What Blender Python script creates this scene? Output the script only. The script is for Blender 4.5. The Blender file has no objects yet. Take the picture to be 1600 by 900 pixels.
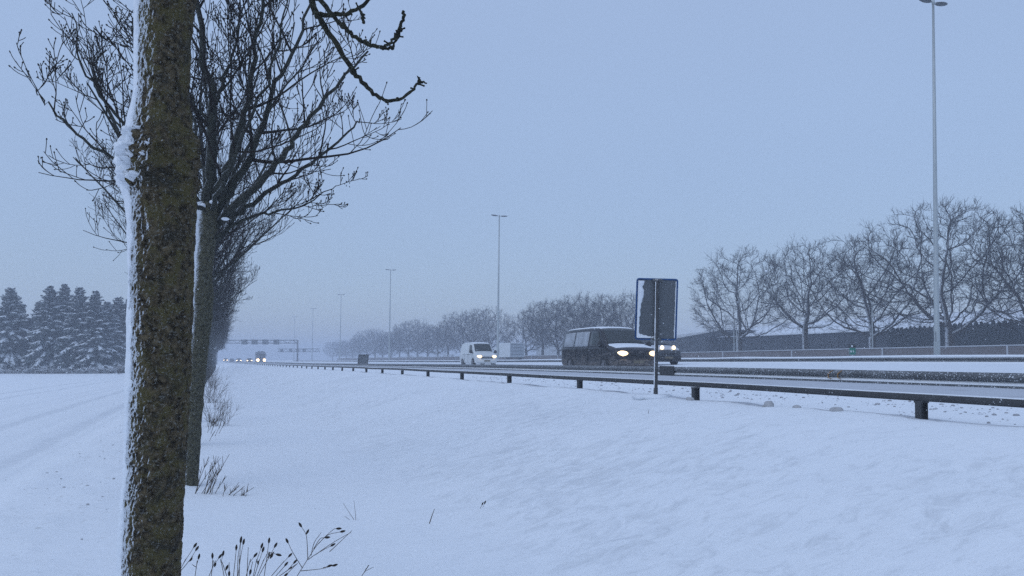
import bpy, math, random
import numpy as np
from mathutils import Vector, Matrix

R = math.radians
scene = bpy.context.scene
COL = scene.collection

# ------------------------------------------------------------------ camera
FPX = 1180.0                 # focal length in pixels of the 1600 px wide photograph
TH = R(21.1)                 # camera is turned this far to the right of the road direction (+Y)
PIT = R(2.0)
EYE = 1.6
HORIZON = 560.0
SHY = (HORIZON - 450.0 - FPX * math.tan(PIT)) / 1600.0
cam_data = bpy.data.cameras.new('camera')
cam = bpy.data.objects.new('camera', cam_data)
COL.objects.link(cam)
cam.location = (0, 0, EYE)
cam.rotation_euler = (R(90) + PIT, 0, -TH)
cam_data.sensor_width = 36
cam_data.lens = 36 * FPX / 1600.0
cam_data.shift_y = SHY
cam_data.clip_start = 0.05
cam_data.clip_end = 5000
scene.camera = cam

# ------------------------------------------------------------------ world, sun, exposure
SUN_EL, SUN_AZ = R(52), R(250)
world = bpy.data.worlds.new('World')
scene.world = world
world.use_nodes = True
wn, wl = world.node_tree.nodes, world.node_tree.links
wn.clear()
wout = wn.new('ShaderNodeOutputWorld')
sky = wn.new('ShaderNodeTexSky')
sky.sky_type = 'NISHITA'
sky.sun_disc = False
sky.sun_elevation = SUN_EL
sky.sun_rotation = SUN_AZ
sky.air_density = 1.0
sky.dust_density = 1.0
bg1 = wn.new('ShaderNodeBackground')
bg1.inputs['Strength'].default_value = 0.05
wl.new(sky.outputs[0], bg1.inputs['Color'])
# even overcast cloud deck: brighter overhead than at the horizon
tc = wn.new('ShaderNodeTexCoord')
sep = wn.new('ShaderNodeSeparateXYZ')
wl.new(tc.outputs['Generated'], sep.inputs[0])
ramp = wn.new('ShaderNodeValToRGB')
ramp.color_ramp.elements[0].position = 0.0
ramp.color_ramp.elements[0].color = (0.182, 0.245, 0.375, 1)
ramp.color_ramp.elements[1].position = 1.0
ramp.color_ramp.elements[1].color = (0.365, 0.460, 0.670, 1)
_e = ramp.color_ramp.elements.new(0.30)
_e.color = (0.268, 0.355, 0.520, 1)
wl.new(sep.outputs['Z'], ramp.inputs[0])
nz = wn.new('ShaderNodeTexNoise')
nz.inputs['Scale'].default_value = 1.6
nz.inputs['Detail'].default_value = 3
mpr = wn.new('ShaderNodeMapRange')
mpr.inputs['To Min'].default_value = 0.93
mpr.inputs['To Max'].default_value = 1.07
wl.new(tc.outputs['Generated'], nz.inputs['Vector'])
wl.new(nz.outputs[0], mpr.inputs['Value'])
bg2 = wn.new('ShaderNodeBackground')
wl.new(ramp.outputs[0], bg2.inputs['Color'])
wl.new(mpr.outputs[0], bg2.inputs['Strength'])
add = wn.new('ShaderNodeAddShader')
wl.new(bg1.outputs[0], add.inputs[0])
wl.new(bg2.outputs[0], add.inputs[1])
wl.new(add.outputs[0], wout.inputs['Surface'])

sun_data = bpy.data.lights.new('sun', 'SUN')
sun_data.energy = 0.5
sun_data.angle = R(60)
sun_data.color = (0.74, 0.88, 1.0)
sun = bpy.data.objects.new('sun', sun_data)
COL.objects.link(sun)
sun.location = (0, 0, 60)
sd = Vector((math.sin(SUN_AZ) * math.cos(SUN_EL), math.cos(SUN_AZ) * math.cos(SUN_EL), math.sin(SUN_EL)))
sun.rotation_euler = sd.to_track_quat('Z', 'Y').to_euler()

scene.view_settings.view_transform = 'Standard'
scene.view_settings.look = 'None'
scene.view_settings.exposure = 0.0
scene.view_settings.gamma = 1.0
scene.view_settings.use_curve_mapping = False
scene.render.engine = 'CYCLES'
scene.cycles.use_denoising = False
scene.cycles.max_bounces = 6
scene.cycles.diffuse_bounces = 3
scene.cycles.glossy_bounces = 2
scene.cycles.transmission_bounces = 3
scene.cycles.volume_bounces = 3
scene.cycles.transparent_max_bounces = 8
scene.cycles.sample_clamp_indirect = 3.0
scene.cycles.caustics_reflective = False
scene.cycles.caustics_refractive = False

# ------------------------------------------------------------------ pixel -> point helpers (for measuring the place)
FW = Vector((math.sin(TH) * math.cos(PIT), math.cos(TH) * math.cos(PIT), math.sin(PIT)))
RT = Vector((math.cos(TH), -math.sin(TH), 0))
UP = Vector((-math.sin(TH) * math.sin(PIT), -math.cos(TH) * math.sin(PIT), math.cos(PIT)))
PY0 = 450 + SHY * 1600
def ray(px, py):
    return FW + RT * ((px - 800) / FPX) + UP * ((PY0 - py) / FPX)
def atD(px, py, d):
    return Vector((0, 0, EYE)) + ray(px, py) * d
def atX(px, py, X):
    r = ray(px, py)
    return Vector((0, 0, EYE)) + r * (X / r.x)

# ------------------------------------------------------------------ numpy noise
def _hash(xi, yi, zi, seed):
    h = (xi * 374761393 + yi * 668265263 + zi * 1274126177 + seed * 974711) & 0xffffffff
    h = ((h ^ (h >> 13)) * 1103515245) & 0xffffffff
    h = ((h ^ (h >> 15)) * 2246822519) & 0xffffffff
    h = h ^ (h >> 14)
    return (h & 0xffff) / 65535.0
def vnoise(x, y, z=0.0, seed=0):
    x, y, z = np.broadcast_arrays(np.asarray(x, float), np.asarray(y, float), np.asarray(z, float))
    xi, yi, zi = np.floor(x).astype(np.int64), np.floor(y).astype(np.int64), np.floor(z).astype(np.int64)
    fx, fy, fz = x - xi, y - yi, z - zi
    fx, fy, fz = [f * f * (3 - 2 * f) for f in (fx, fy, fz)]
    def H(a, b, c): return _hash(xi + a, yi + b, zi + c, seed)
    c00 = H(0,0,0) * (1 - fx) + H(1,0,0) * fx
    c10 = H(0,1,0) * (1 - fx) + H(1,1,0) * fx
    c01 = H(0,0,1) * (1 - fx) + H(1,0,1) * fx
    c11 = H(0,1,1) * (1 - fx) + H(1,1,1) * fx
    return ((c00 * (1 - fy) + c10 * fy) * (1 - fz) + (c01 * (1 - fy) + c11 * fy) * fz) * 2 - 1
def fbm(x, y, z=0.0, seed=0, oct=4):
    s, a, f = 0, 1.0, 1.0
    for k in range(oct):
        s = s + a * vnoise(x * f, y * f, np.asarray(z) * f, seed + k * 17)
        a *= 0.5; f *= 2.03
    return s / 1.9

# ------------------------------------------------------------------ terrain
def off(y):                                   # the motorway bends slowly to the left far away
    y = np.asarray(y, float)
    t = np.clip(y - 60, 0, 600)
    return -t * t / 7600.0
def drop(y):                                  # and runs slightly downhill
    y = np.asarray(y, float)
    k = 0.0055 * 4 * np.logaddexp(0, (y - 24) / 4.0)
    k2 = 0.0031 * 8 * np.logaddexp(0, (y - 100) / 8.0)
    return k - k2
PX = [-2000, -60, -7.2, -6.4, -5.6, -2.6, -2.2, -1.4, -0.4, 1.2, 2.2, 3.2, 4.5, 5.6, 6.3, 6.62, 6.95, 8.5, 10.0, 11.4, 11.8, 12.5, 27.4, 28.2, 30.0, 32.0, 34.0, 47.0, 50.0, 62, 80, 2000]
PZ = [0.0, 0.0, 0.02, 0.02, -0.04, -0.05, 0.05, 0.06, 0.0, -0.02, 0.06, 0.32, 0.66, 0.88, 0.975, 1.0, 0.95, 0.99, 1.08, 1.14, 1.02, 0.95, 1.40, 1.50, 1.70, 1.72, 1.55, 1.55, 1.62, 1.50, 1.45, 1.45]
_xs = np.linspace(-12, 70, 4101)
_zs = np.interp(_xs, PX, PZ)
_k = np.ones(15) / 15
_zs2 = np.convolve(np.pad(_zs, 7, 'edge'), _k, 'valid')
_zs2 = np.convolve(np.pad(_zs2, 7, 'edge'), _k, 'valid')
def prof(x):
    return np.where((x > -11.8) & (x < 69.5), np.interp(x, _xs, _zs2), np.interp(x, PX, PZ))
def ss(x, a, b):
    t = np.clip((x - a) / (b - a), 0, 1)
    return t * t * (3 - 2 * t)
def ground(x, y, detail=True):
    x, y = np.broadcast_arrays(np.asarray(x, float), np.asarray(y, float))
    xr = x - off(y)
    z = prof(xr) - drop(y)
    z = z + 0.04 * fbm(x / 3.1, y / 4.3, 0, 3, 2) * (1 - ss(xr, 6.0, 7.0)) * ss(np.hypot(x, y), 0, 4)
    z = z + 0.35 * fbm(x / 60, y / 60, 0, 5, 2) * (1 - ss(x, -40, -12))
    if detail:
        near = 1 - ss(np.hypot(x, y), 40, 70)
        slope = ss(xr, 1.6, 2.6) * (1 - ss(xr, 5.8, 6.5))
        n = fbm(x / 0.42 + 0.4 * y, y / 0.26, 0, 11, 4)
        z = z + near * slope * (0.020 * n + 0.022 * fbm(x / 1.3, y / 0.8, 0, 12, 3))
        rg = ss(xr, 6.25, 6.6) * (1 - ss(xr, 6.85, 7.6))
        z = z + near * rg * 0.05 * fbm(x / 0.7, y / 0.9, 0, 21, 4)
        sl = ss(xr, 6.9, 7.4) * (1 - ss(xr, 9.2, 9.9))
        z = z + near * sl * 0.016 * fbm(x / 0.22, y / 0.22, 0, 31, 3)
        ve = ss(xr, -2.7, -2.2) * (1 - ss(xr, -1.5, -0.7))
        z = z + near * ve * (0.03 * np.maximum(0, fbm(x / 0.16, y / 0.22, 0, 41, 3)) + 0.05 * fbm(x / 0.6, y / 1.0, 0, 42, 2))
        for xt, w, dpt in ((-3.15, 0.24, 0.05), (-3.75, 0.12, 0.018), (-4.85, 0.26, 0.05), (-5.5, 0.14, 0.02), (-6.1, .2, .02), (-8.3, .25, .025), (-9.6, .2, .02)):
            z = z - dpt * np.exp(-((xr - xt - 0.12 * np.sin(y / 9 + xt)) / w) ** 2) * (0.5 + 0.5 * vnoise(x * 0, y / 2.0, 0, int(abs(xt * 10)))) * near
        z = z + near * 0.004 * fbm(x / 0.3, y / 0.3, 0, 51, 3)
    return z
def gz(x, y):
    return float(ground(x, y))

# ------------------------------------------------------------------ object helpers
def tag(o, label=None, cat=None, group=None, kind=None):
    if label: o['label'] = label
    if cat: o['category'] = cat
    if group: o['group'] = group
    if kind: o['kind'] = kind
    return o
def thing(name, label, cat, loc=(0, 0, 0), rz=0.0, group=None):
    o = bpy.data.objects.new(name, None)
    o.empty_display_size = 0.3
    COL.objects.link(o)
    o.location = loc
    o.rotation_euler = (0, 0, rz)
    return tag(o, label, cat, group)
def children(o, allobs):
    return [c for c in allobs if c.parent == o]
KIDS = {}
def setpar(c, p):
    c.parent = p
    KIDS.setdefault(p.name, []).append(c)
def copy_tree(o, loc=None, rz=None, label=None, group=None, scale=None):
    def rec(a, par):
        c = a.copy()
        COL.objects.link(c)
        if par is not None:
            c.parent = par
            KIDS.setdefault(par.name, []).append(c)
        for ch in KIDS.get(a.name, []):
            rec(ch, c)
        return c
    r = rec(o, None)
    if loc is not None: r.location = loc
    if rz is not None: r.rotation_euler = (0, 0, rz)
    if label: r['label'] = label
    if group: r['group'] = group
    if scale is not None: r.scale = scale if hasattr(scale, '__len__') else (scale,) * 3
    return r

class MB:
    def __init__(s): s.v = []; s.f = []
    def tube(s, pts, rad, n=6, cap=True):
        base = len(s.v); m = len(pts)
        pts = [Vector(p) for p in pts]
        if not hasattr(rad, '__len__'): rad = [rad] * m
        u = None
        for i in range(m):
            t = (pts[min(i + 1, m - 1)] - pts[max(i - 1, 0)])
            if t.length < 1e-9: t = Vector((0, 0, 1))
            t.normalize()
            if u is None:
                ref = Vector((0, 0, 1)) if abs(t.z) < 0.9 else Vector((1, 0, 0))
                u = t.cross(ref).normalized()
            else:
                u = u - t * u.dot(t)
                if u.length < 1e-6: u = t.cross(Vector((0.3, 0.5, 0.8)))
                u.normalize()
            w = t.cross(u)
            for k in range(n):
                a = 2 * math.pi * k / n
                s.v.append(tuple(pts[i] + (u * math.cos(a) + w * math.sin(a)) * rad[i]))
        for i in range(m - 1):
            for k in range(n):
                a, b = base + i * n + k, base + i * n + (k + 1) % n
                s.f.append((a, b, b + n, a + n))
        if cap:
            s.f.append(tuple(base + k for k in range(n))[::-1])
            s.f.append(tuple(base + (m - 1) * n + k for k in range(n)))
    def box(s, c, d, M=None, taper=1.0):
        base = len(s.v)
        for sx, sy, sz in ((-1,-1,-1),(1,-1,-1),(1,1,-1),(-1,1,-1),(-1,-1,1),(1,-1,1),(1,1,1),(-1,1,1)):
            k = taper if sz > 0 else 1.0
            p = Vector((sx * d[0] / 2 * k, sy * d[1] / 2 * k, sz * d[2] / 2))
            if M is not None: p = M @ p
            s.v.append((p.x + c[0], p.y + c[1], p.z + c[2]))
        for q in ((0,3,2,1),(4,5,6,7),(0,1,5,4),(1,2,6,5),(2,3,7,6),(3,0,4,7)):
            s.f.append(tuple(base + i for i in q))
    def ball(s, c, r, nu=8, nv=5, M=None):
        base = len(s.v); r = r if hasattr(r, '__len__') else (r, r, r)
        for j in range(nv + 1):
            ph = math.pi * j / nv
            for i in range(nu):
                a = 2 * math.pi * i / nu
                p = Vector((r[0] * math.sin(ph) * math.cos(a), r[1] * math.sin(ph) * math.sin(a), r[2] * math.cos(ph)))
                if M is not None: p = M @ p
                s.v.append((p.x + c[0], p.y + c[1], p.z + c[2]))
        for j in range(nv):
            for i in range(nu):
                a = base + j * nu + i; b = base + j * nu + (i + 1) % nu
                s.f.append((a, a + nu, b + nu, b))
    def prism(s, poly, axis, a, b):                  # polygon of (u, w) extruded along axis from a to b
        base = len(s.v); n = len(poly)
        for t in (a, b):
            for (u, w) in poly:
                s.v.append((t, u, w) if axis == 'x' else (u, t, w) if axis == 'y' else (u, w, t))
        s.f.append(tuple(base + i for i in range(n)))
        s.f.append(tuple(base + n + i for i in range(n))[::-1])
        for i in range(n):
            j = (i + 1) % n
            s.f.append((base + i, base + n + i, base + n + j, base + j))
    def build(s, name, mat, parent=None, smooth=True, loc=None):
        me = bpy.data.meshes.new(name)
        me.from_pydata(s.v, [], s.f)
        me.validate()
        if mat: me.materials.append(mat)
        if smooth: me.polygons.foreach_set('use_smooth', [True] * len(me.polygons))
        o = bpy.data.objects.new(name, me)
        COL.objects.link(o)
        if parent is not None: setpar(o, parent)
        if loc is not None: o.location = loc
        return o
def grid_obj(name, P, mat, parent=None, smooth=True, closed=False):
    """P: array (m, n, 3)"""
    m, n = P.shape[:2]
    V = P.reshape(-1, 3)
    nn = n if closed else n - 1
    I, J = np.meshgrid(np.arange(m - 1), np.arange(nn), indexing='ij')
    J2 = (J + 1) % n
    F = np.stack([I * n + J, I * n + J2, (I + 1) * n + J2, (I + 1) * n + J], -1).reshape(-1, 4)
    me = bpy.data.meshes.new(name)
    me.vertices.add(len(V)); me.vertices.foreach_set('co', V.astype(np.float32).ravel())
    me.loops.add(F.size); me.loops.foreach_set('vertex_index', F.astype(np.int32).ravel())
    me.polygons.add(len(F))
    me.polygons.foreach_set('loop_start', np.arange(0, F.size, 4, dtype=np.int32))
    me.polygons.foreach_set('loop_total', np.full(len(F), 4, np.int32))
    me.update(calc_edges=True); me.validate()
    me.materials.append(mat)
    if smooth: me.polygons.foreach_set('use_smooth', [True] * len(me.polygons))
    o = bpy.data.objects.new(name, me)
    COL.objects.link(o)
    if parent is not None: setpar(o, parent)
    return o

# ------------------------------------------------------------------ materials
def mat_new(name):
    m = bpy.data.materials.new(name); m.use_nodes = True
    nt = m.node_tree; b = nt.nodes['Principled BSDF']
    return m, nt, nt.nodes, nt.links, b
def mix_col(N, L, fac, a, b):
    mx = N.new('ShaderNodeMix'); mx.data_type = 'RGBA'
    if hasattr(fac, 'links'): L.new(fac, mx.inputs['Factor'])
    else: mx.inputs['Factor'].default_value = fac
    for key, val in (('A', a), ('B', b)):
        sock = [i for i in mx.inputs if i.name == key and i.type == 'RGBA'][0]
        if hasattr(val, 'links'): L.new(val, sock)
        else: sock.default_value = (*val, 1)
    return [o for o in mx.outputs if o.type == 'RGBA'][0]
def noise(N, L, scale, detail=4, vec=None, rough=0.5, dist=0.0):
    t = N.new('ShaderNodeTexNoise'); t.inputs['Scale'].default_value = scale
    t.inputs['Detail'].default_value = detail; t.inputs['Roughness'].default_value = rough
    t.inputs['Distortion'].default_value = dist
    if vec is not None: L.new(vec, t.inputs['Vector'])
    return t.outputs[0]
def rampn(N, L, src, a, b):
    r = N.new('ShaderNodeMapRange'); r.interpolation_type = 'SMOOTHSTEP'
    r.inputs['From Min'].default_value = a; r.inputs['From Max'].default_value = b
    L.new(src, r.inputs['Value'])
    return r.outputs[0]
def math_n(N, L, op, a, b=0.0):
    m = N.new('ShaderNodeMath'); m.operation = op
    for i, v in enumerate((a, b)):
        if hasattr(v, 'links'): L.new(v, m.inputs[i])
        else: m.inputs[i].default_value = v
    return m.outputs[0]
def bump(N, L, b, h, strength=0.3, dist=0.01):
    bp = N.new('ShaderNodeBump'); bp.inputs['Strength'].default_value = strength
    bp.inputs['Distance'].default_value = dist
    L.new(h, bp.inputs['Height']); L.new(bp.outputs[0], b.inputs['Normal'])
def pos(N):
    return N.new('ShaderNodeNewGeometry').outputs['Position']
def simple(name, col, rough=0.6, metal=0.0, var=0.15, scale=6.0, bmp=0.0, snow=0.0, coat=0.0):
    """procedural colour with wear; snow > 0: wind-blown snow flecks"""
    m, nt, N, L, b = mat_new(name)
    tcn = N.new('ShaderNodeTexCoord').outputs['Object']
    n1 = noise(N, L, scale, 5, tcn)
    c = mix_col(N, L, n1, tuple(x * (1 - var) for x in col), tuple(min(1, x * (1 + var)) for x in col))
    if snow > 0:
        n2 = noise(N, L, 38.0, 3, tcn, 0.6)
        f = rampn(N, L, n2, 0.70 - snow * 0.2, 0.74 - snow * 0.2)
        c = mix_col(N, L, f, c, (0.75, 0.78, 0.82))
    L.new(c, b.inputs['Base Color'])
    b.inputs['Roughness'].default_value = rough
    b.inputs['Metallic'].default_value = metal
    b.inputs['Coat Weight'].default_value = coat
    if bmp > 0: bump(N, L, b, noise(N, L, scale * 6, 4, tcn), 0.5, bmp)
    return m
def snow_mat(name, col=(0.80, 0.83, 0.87), dirt=0.0, dirtcol=(0.42, 0.42, 0.44), scale=1.0, bs=0.35):
    m, nt, N, L, b = mat_new(name)
    p = pos(N)
    n1 = noise(N, L, 1.3 * scale, 4, p)
    c = mix_col(N, L, n1, tuple(x * 0.95 for x in col), tuple(min(0.92, x * 1.04) for x in col))
    if dirt > 0:
        n2 = noise(N, L, 5.0 * scale, 6, p, 0.65)
        c = mix_col(N, L, rampn(N, L, n2, 0.62 - 0.2 * dirt, 0.80 - 0.2 * dirt), c, dirtcol)
    L.new(c, b.inputs['Base Color'])
    b.inputs['Roughness'].default_value = 0.75
    b.inputs['Specular IOR Level'].default_value = 0.25
    h = math_n(N, L, 'ADD', noise(N, L, 9 * scale, 5, p, 0.6), math_n(N, L, 'MULTIPLY', noise(N, L, 60 * scale, 3, p), 0.25))
    bump(N, L, b, h, bs, 0.03)
    return m
WIND = (-0.93, 0.20, 0.22)
def bark_mat(name, c1, c2, lichen=None, windsnow=0.35, scale=1.0, moss=None):
    m, nt, N, L, b = mat_new(name)
    g = N.new('ShaderNodeNewGeometry')
    p = N.new('ShaderNodeTexCoord').outputs['Object']
    n1 = noise(N, L, 9 * scale, 6, p, 0.65)
    c = mix_col(N, L, rampn(N, L, n1, 0.35, 0.65), c1, c2)
    if moss:
        n3 = noise(N, L, 3.2 * scale, 5, p, 0.6, 0.3)
        c = mix_col(N, L, rampn(N, L, n3, 0.46, 0.62), c, moss)
        n5 = noise(N, L, 1.5 * scale, 6, p, 0.7, 0.5)
        c = mix_col(N, L, rampn(N, L, n5, 0.50, 0.66), c, (0.040, 0.036, 0.026))
    if lichen:
        n2 = noise(N, L, 26 * scale, 5, p, 0.7)
        c = mix_col(N, L, rampn(N, L, n2, 0.54, 0.66), c, lichen)
    vm = N.new('ShaderNodeVectorMath'); vm.operation = 'DOT_PRODUCT'
    L.new(g.outputs['Normal'], vm.inputs[0]); vm.inputs[1].default_value = WIND
    n4 = noise(N, L, 34 * scale, 5, p, 0.75)
    s = math_n(N, L, 'ADD', vm.outputs['Value'], math_n(N, L, 'MULTIPLY', math_n(N, L, 'SUBTRACT', n4, 0.5), 1.5))
    f = rampn(N, L, s, 1.0 - windsnow, 1.22 - windsnow)
    c = mix_col(N, L, f, c, (0.66, 0.70, 0.75))
    L.new(c, b.inputs['Base Color'])
    b.inputs['Roughness'].default_value = 0.9
    b.inputs['Specular IOR Level'].default_value = 0.15
    bump(N, L, b, noise(N, L, 45 * scale, 6, p, 0.7), 0.8, 0.012)
    return m
def emit_mat(name, col, strength):
    m, nt, N, L, b = mat_new(name)
    b.inputs['Base Color'].default_value = (0.8, 0.8, 0.75, 1)
    b.inputs['Emission Color'].default_value = (*col, 1)
    b.inputs['Emission Strength'].default_value = strength
    return m

M = {}
def field_snow(name):
    """wind packed snow: paler crust, greyer packed patches on the verge slope that also paint in relief shading, ripples"""
    m, nt, N, L, b = mat_new(name)
    p = pos(N)
    mp = N.new('ShaderNodeMapping'); mp.inputs['Rotation'].default_value = (0, 0, R(-20)); mp.inputs['Scale'].default_value = (1.0, 1.7, 1.0); L.new(p, mp.inputs['Vector'])
    v = mp.outputs[0]
    n1 = noise(N, L, .55, 4, p)
    c = mix_col(N, L, n1, (0.81, 0.84, 0.87), (0.87, 0.89, 0.92))
    n2 = noise(N, L, 3.6, 8, v, .74, .8)
    n3 = noise(N, L, .45, 3, p)
    sx = N.new('ShaderNodeSeparateXYZ'); L.new(p, sx.inputs[0])
    onslope = math_n(N, L, 'MULTIPLY', rampn(N, L, sx.outputs['X'], 1.5, 2.8), rampn(N, L, math_n(N, L, 'MULTIPLY', sx.outputs['X'], -1), -6.6, -5.4))
    f = math_n(N, L, 'MULTIPLY', rampn(N, L, math_n(N, L, 'ADD', n2, math_n(N, L, 'MULTIPLY', n3, .35)), .62, .86), math_n(N, L, 'ADD', math_n(N, L, 'MULTIPLY', onslope, .85), .10))
    c = mix_col(N, L, f, c, (0.685, 0.71, 0.74))  # grey mottling: packed snow, plus shading of the relief put into the colour
    onbank = math_n(N, L, 'MULTIPLY', rampn(N, L, sx.outputs['X'], -2.9, -2.2), rampn(N, L, math_n(N, L, 'MULTIPLY', sx.outputs['X'], -1), .6, 1.3))
    n4 = noise(N, L, 7, 6, p, .7)
    c = mix_col(N, L, math_n(N, L, 'MULTIPLY', rampn(N, L, n4, .58, .72), math_n(N, L, 'MULTIPLY', onbank, .7)), c, (0.50, 0.50, 0.49))
    trk = None
    for xt, w in ((-3.15, .26), (-4.85, .28), (-8.3, .22), (-9.8, .22)):
        d_ = math_n(N, L, 'ABSOLUTE', math_n(N, L, 'SUBTRACT', math_n(N, L, 'ADD', sx.outputs['X'], math_n(N, L, 'MULTIPLY', math_n(N, L, 'SUBTRACT', n3, .5), .35)), xt))
        k_ = math_n(N, L, 'SUBTRACT', 1.0, rampn(N, L, d_, w * .35, w))
        trk = k_ if trk is None else math_n(N, L, 'MAXIMUM', trk, k_)
    c = mix_col(N, L, math_n(N, L, 'MULTIPLY', trk, rampn(N, L, n2, .2, .75)), c, (0.66, 0.69, 0.73))
    L.new(c, b.inputs['Base Color'])
    b.inputs['Roughness'].default_value = 0.75
    b.inputs['Specular IOR Level'].default_value = 0.2
    h = math_n(N, L, 'ADD', noise(N, L, 3.2, 6, v, .62), math_n(N, L, 'MULTIPLY', noise(N, L, 22, 5, v, .65), .22))
    bump(N, L, b, h, .5, .07)
    return m
M['field_snow'] = field_snow('field_snow')
M['snow'] = snow_mat('snow')
M['snow_crust'] = snow_mat('snow_crust', scale=4.0, bs=0.25)
M['snow_road'] = snow_mat('snow_road', (0.76, 0.79, 0.83), 0.25, (0.60, 0.61, 0.63), 0.6)
M['snow_shoulder'] = snow_mat('snow_shoulder', (0.50, 0.52, 0.56), 0.5, (0.42, 0.43, 0.46), 0.5, 0.15)
M['snow_drift_shade'] = snow_mat('snow_drift_shade', (0.62, 0.64, 0.68), 0.9, (0.40, 0.41, 0.44), 0.45, 0.5)  # greys paint the shaded side of the wind scoop into the snow
M['slush'] = simple('slush', (0.34, 0.34, 0.36), 0.5, var=0.4, scale=9)
M['clod'] = simple('clod', (0.42, 0.42, 0.43), 0.9, var=0.3, scale=9)
M['bark_moss'] = bark_mat('bark_moss', (0.015, 0.011, 0.006), (0.135, 0.104, 0.060), (0.21, 0.205, 0.18), 0.58, 3.4, (0.100, 0.083, 0.034))
M['bark_ash'] = bark_mat('bark_ash', (0.036, 0.034, 0.022), (0.105, 0.098, 0.062), (0.22, 0.23, 0.21), 0.74, 3.4)
M['twig'] = bark_mat('twig', (0.014, 0.012, 0.011), (0.034, 0.029, 0.024), None, 0.02, 1.0)
M['bark_limb2'] = bark_mat('bark_limb2', (0.020, 0.021, 0.018), (0.055, 0.057, 0.045), (0.08, 0.09, 0.08), 0.20, 2.6)
M['bark_limb'] = bark_mat('bark_limb', (0.016, 0.016, 0.012), (0.045, 0.044, 0.028), (0.08, 0.09, 0.07), 0.12, 2.6)
M['bark_far'] = bark_mat('bark_far', (0.035, 0.030, 0.026), (0.065, 0.055, 0.048), None, 0.22, 0.5)
M['twig_far'] = bark_mat('twig_far', (0.014, 0.011, 0.010), (0.034, 0.027, 0.023), None, 0.04, 0.5)
M['seed'] = simple('seed', (0.022, 0.016, 0.012), 0.9, var=0.4, scale=30)
M['stem'] = simple('stem', (0.075, 0.055, 0.038), 0.9, var=0.4, scale=30)
M['needle'] = simple('needle', (0.050, 0.070, 0.065), 0.85, var=0.45, scale=2.5)
M['spruce_snow'] = simple('spruce_snow', (0.80, 0.83, 0.86), 0.85, var=0.06)
M['steel'] = simple('steel', (0.11, 0.115, 0.12), 0.55, 0.3, 0.6, 2.2, 0.004, 0.55)
M['steel_dark'] = simple('steel_dark', (0.050, 0.052, 0.055), 0.6, 0.2, 0.4, 4.0, 0.003, 0.10)
M['lamp_steel'] = simple('lamp_steel', (0.40, 0.43, 0.43), 0.45, 0.3, 0.12, 2.0)
M['lamp_head'] = simple('lamp_head', (0.10, 0.11, 0.12), 0.5, 0.2, 0.2, 5.0)
M['sign_back'] = simple('sign_back', (0.115, 0.125, 0.135), 0.6, 0.2, 0.12, 3.0, 0.0, 0.0)
M['sign_blue'] = simple('sign_blue', (0.006, 0.060, 0.19), 0.4, 0.0, 0.15, 6.0)
M['black_paint'] = simple('black_paint', (0.020, 0.021, 0.025), 0.35, 0.0, 0.4, 3.0, 0.0, 0.12, 0.3)
def grime_paint(name, col, dirt):
    m, nt, N, L, b = mat_new(name)
    tcn = N.new('ShaderNodeTexCoord').outputs['Object']
    mp = N.new('ShaderNodeMapping'); mp.inputs['Scale'].default_value = (3.0, 1.2, 7.0); L.new(tcn, mp.inputs['Vector'])
    n1 = noise(N, L, 1.6, 6, mp.outputs[0], .65, .6)
    sz = N.new('ShaderNodeSeparateXYZ'); L.new(tcn, sz.inputs[0])
    low = rampn(N, L, math_n(N, L, 'MULTIPLY', sz.outputs['Z'], -1.0), -1.1, -.1)
    f = rampn(N, L, math_n(N, L, 'ADD', n1, math_n(N, L, 'MULTIPLY', low, .22)), .54, .82)
    c = mix_col(N, L, f, col, dirt)
    fine = noise(N, L, 9.0, 4, mp.outputs[0], .7)
    c = mix_col(N, L, rampn(N, L, fine, .64, .70), c, (.42, .43, .45))
    L.new(c, b.inputs['Base Color'])
    L.new(math_n(N, L, 'ADD', math_n(N, L, 'MULTIPLY', f, .5), .25), b.inputs['Roughness'])
    return m
M['black_paint'] = grime_paint('black_paint', (0.008, 0.007, 0.009), (0.13, 0.115, 0.105))
M['dirty_bumper'] = grime_paint('dirty_bumper', (0.035, 0.030, 0.028), (0.20, 0.17, 0.15))
M['white_paint'] = simple('white_paint', (0.62, 0.64, 0.64), 0.4, 0.0, 0.12, 2.5, 0.0, 0.0, 0.2)
M['silver_paint'] = simple('silver_paint', (0.33, 0.36, 0.39), 0.45, 0.2, 0.2, 3.0)
M['grey_paint'] = simple('grey_paint', (0.055, 0.06, 0.068), 0.5, 0.1, 0.3, 3.0)
M['dark_paint'] = simple('dark_paint', (0.045, 0.05, 0.06), 0.4, 0.0, 0.3, 3.0)
M['truck_paint'] = simple('truck_paint', (0.12, 0.13, 0.15), 0.5, 0.0, 0.2, 1.0)
M['glass'] = simple('glass', (0.030, 0.037, 0.037), 0.10, 0.0, 0.3, 4.0)
M['glass_frost'] = simple('glass_frost', (0.34, 0.36, 0.39), 0.4, 0.0, 0.75, 3.2, 0.0, 0.5)
M['rubber'] = simple('rubber', (0.018, 0.018, 0.018), 0.9, 0.0, 0.3, 9.0, 0.0, 0.15)
M['rim'] = simple('rim', (0.18, 0.18, 0.19), 0.5, 0.5, 0.4, 9.0)
M['plastic'] = simple('plastic', (0.022, 0.022, 0.024), 0.7, 0.0, 0.4, 6.0, 0.0, 0.15)
M['plate'] = simple('plate', (0.16, 0.14, 0.10), 0.8, 0.0, 0.2, 9.0)
M['chrome'] = simple('chrome', (0.3, 0.3, 0.3), 0.3, 0.8, 0.2, 9.0)
M['headlight'] = emit_mat('headlight', (1.0, 0.68, 0.30), 2.3)
M['headlight_far'] = emit_mat('headlight_far', (1.0, 0.74, 0.42), 3.2)
M['headlight_truck'] = emit_mat('headlight_truck', (1.0, 0.72, 0.40), 7.0)
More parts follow.
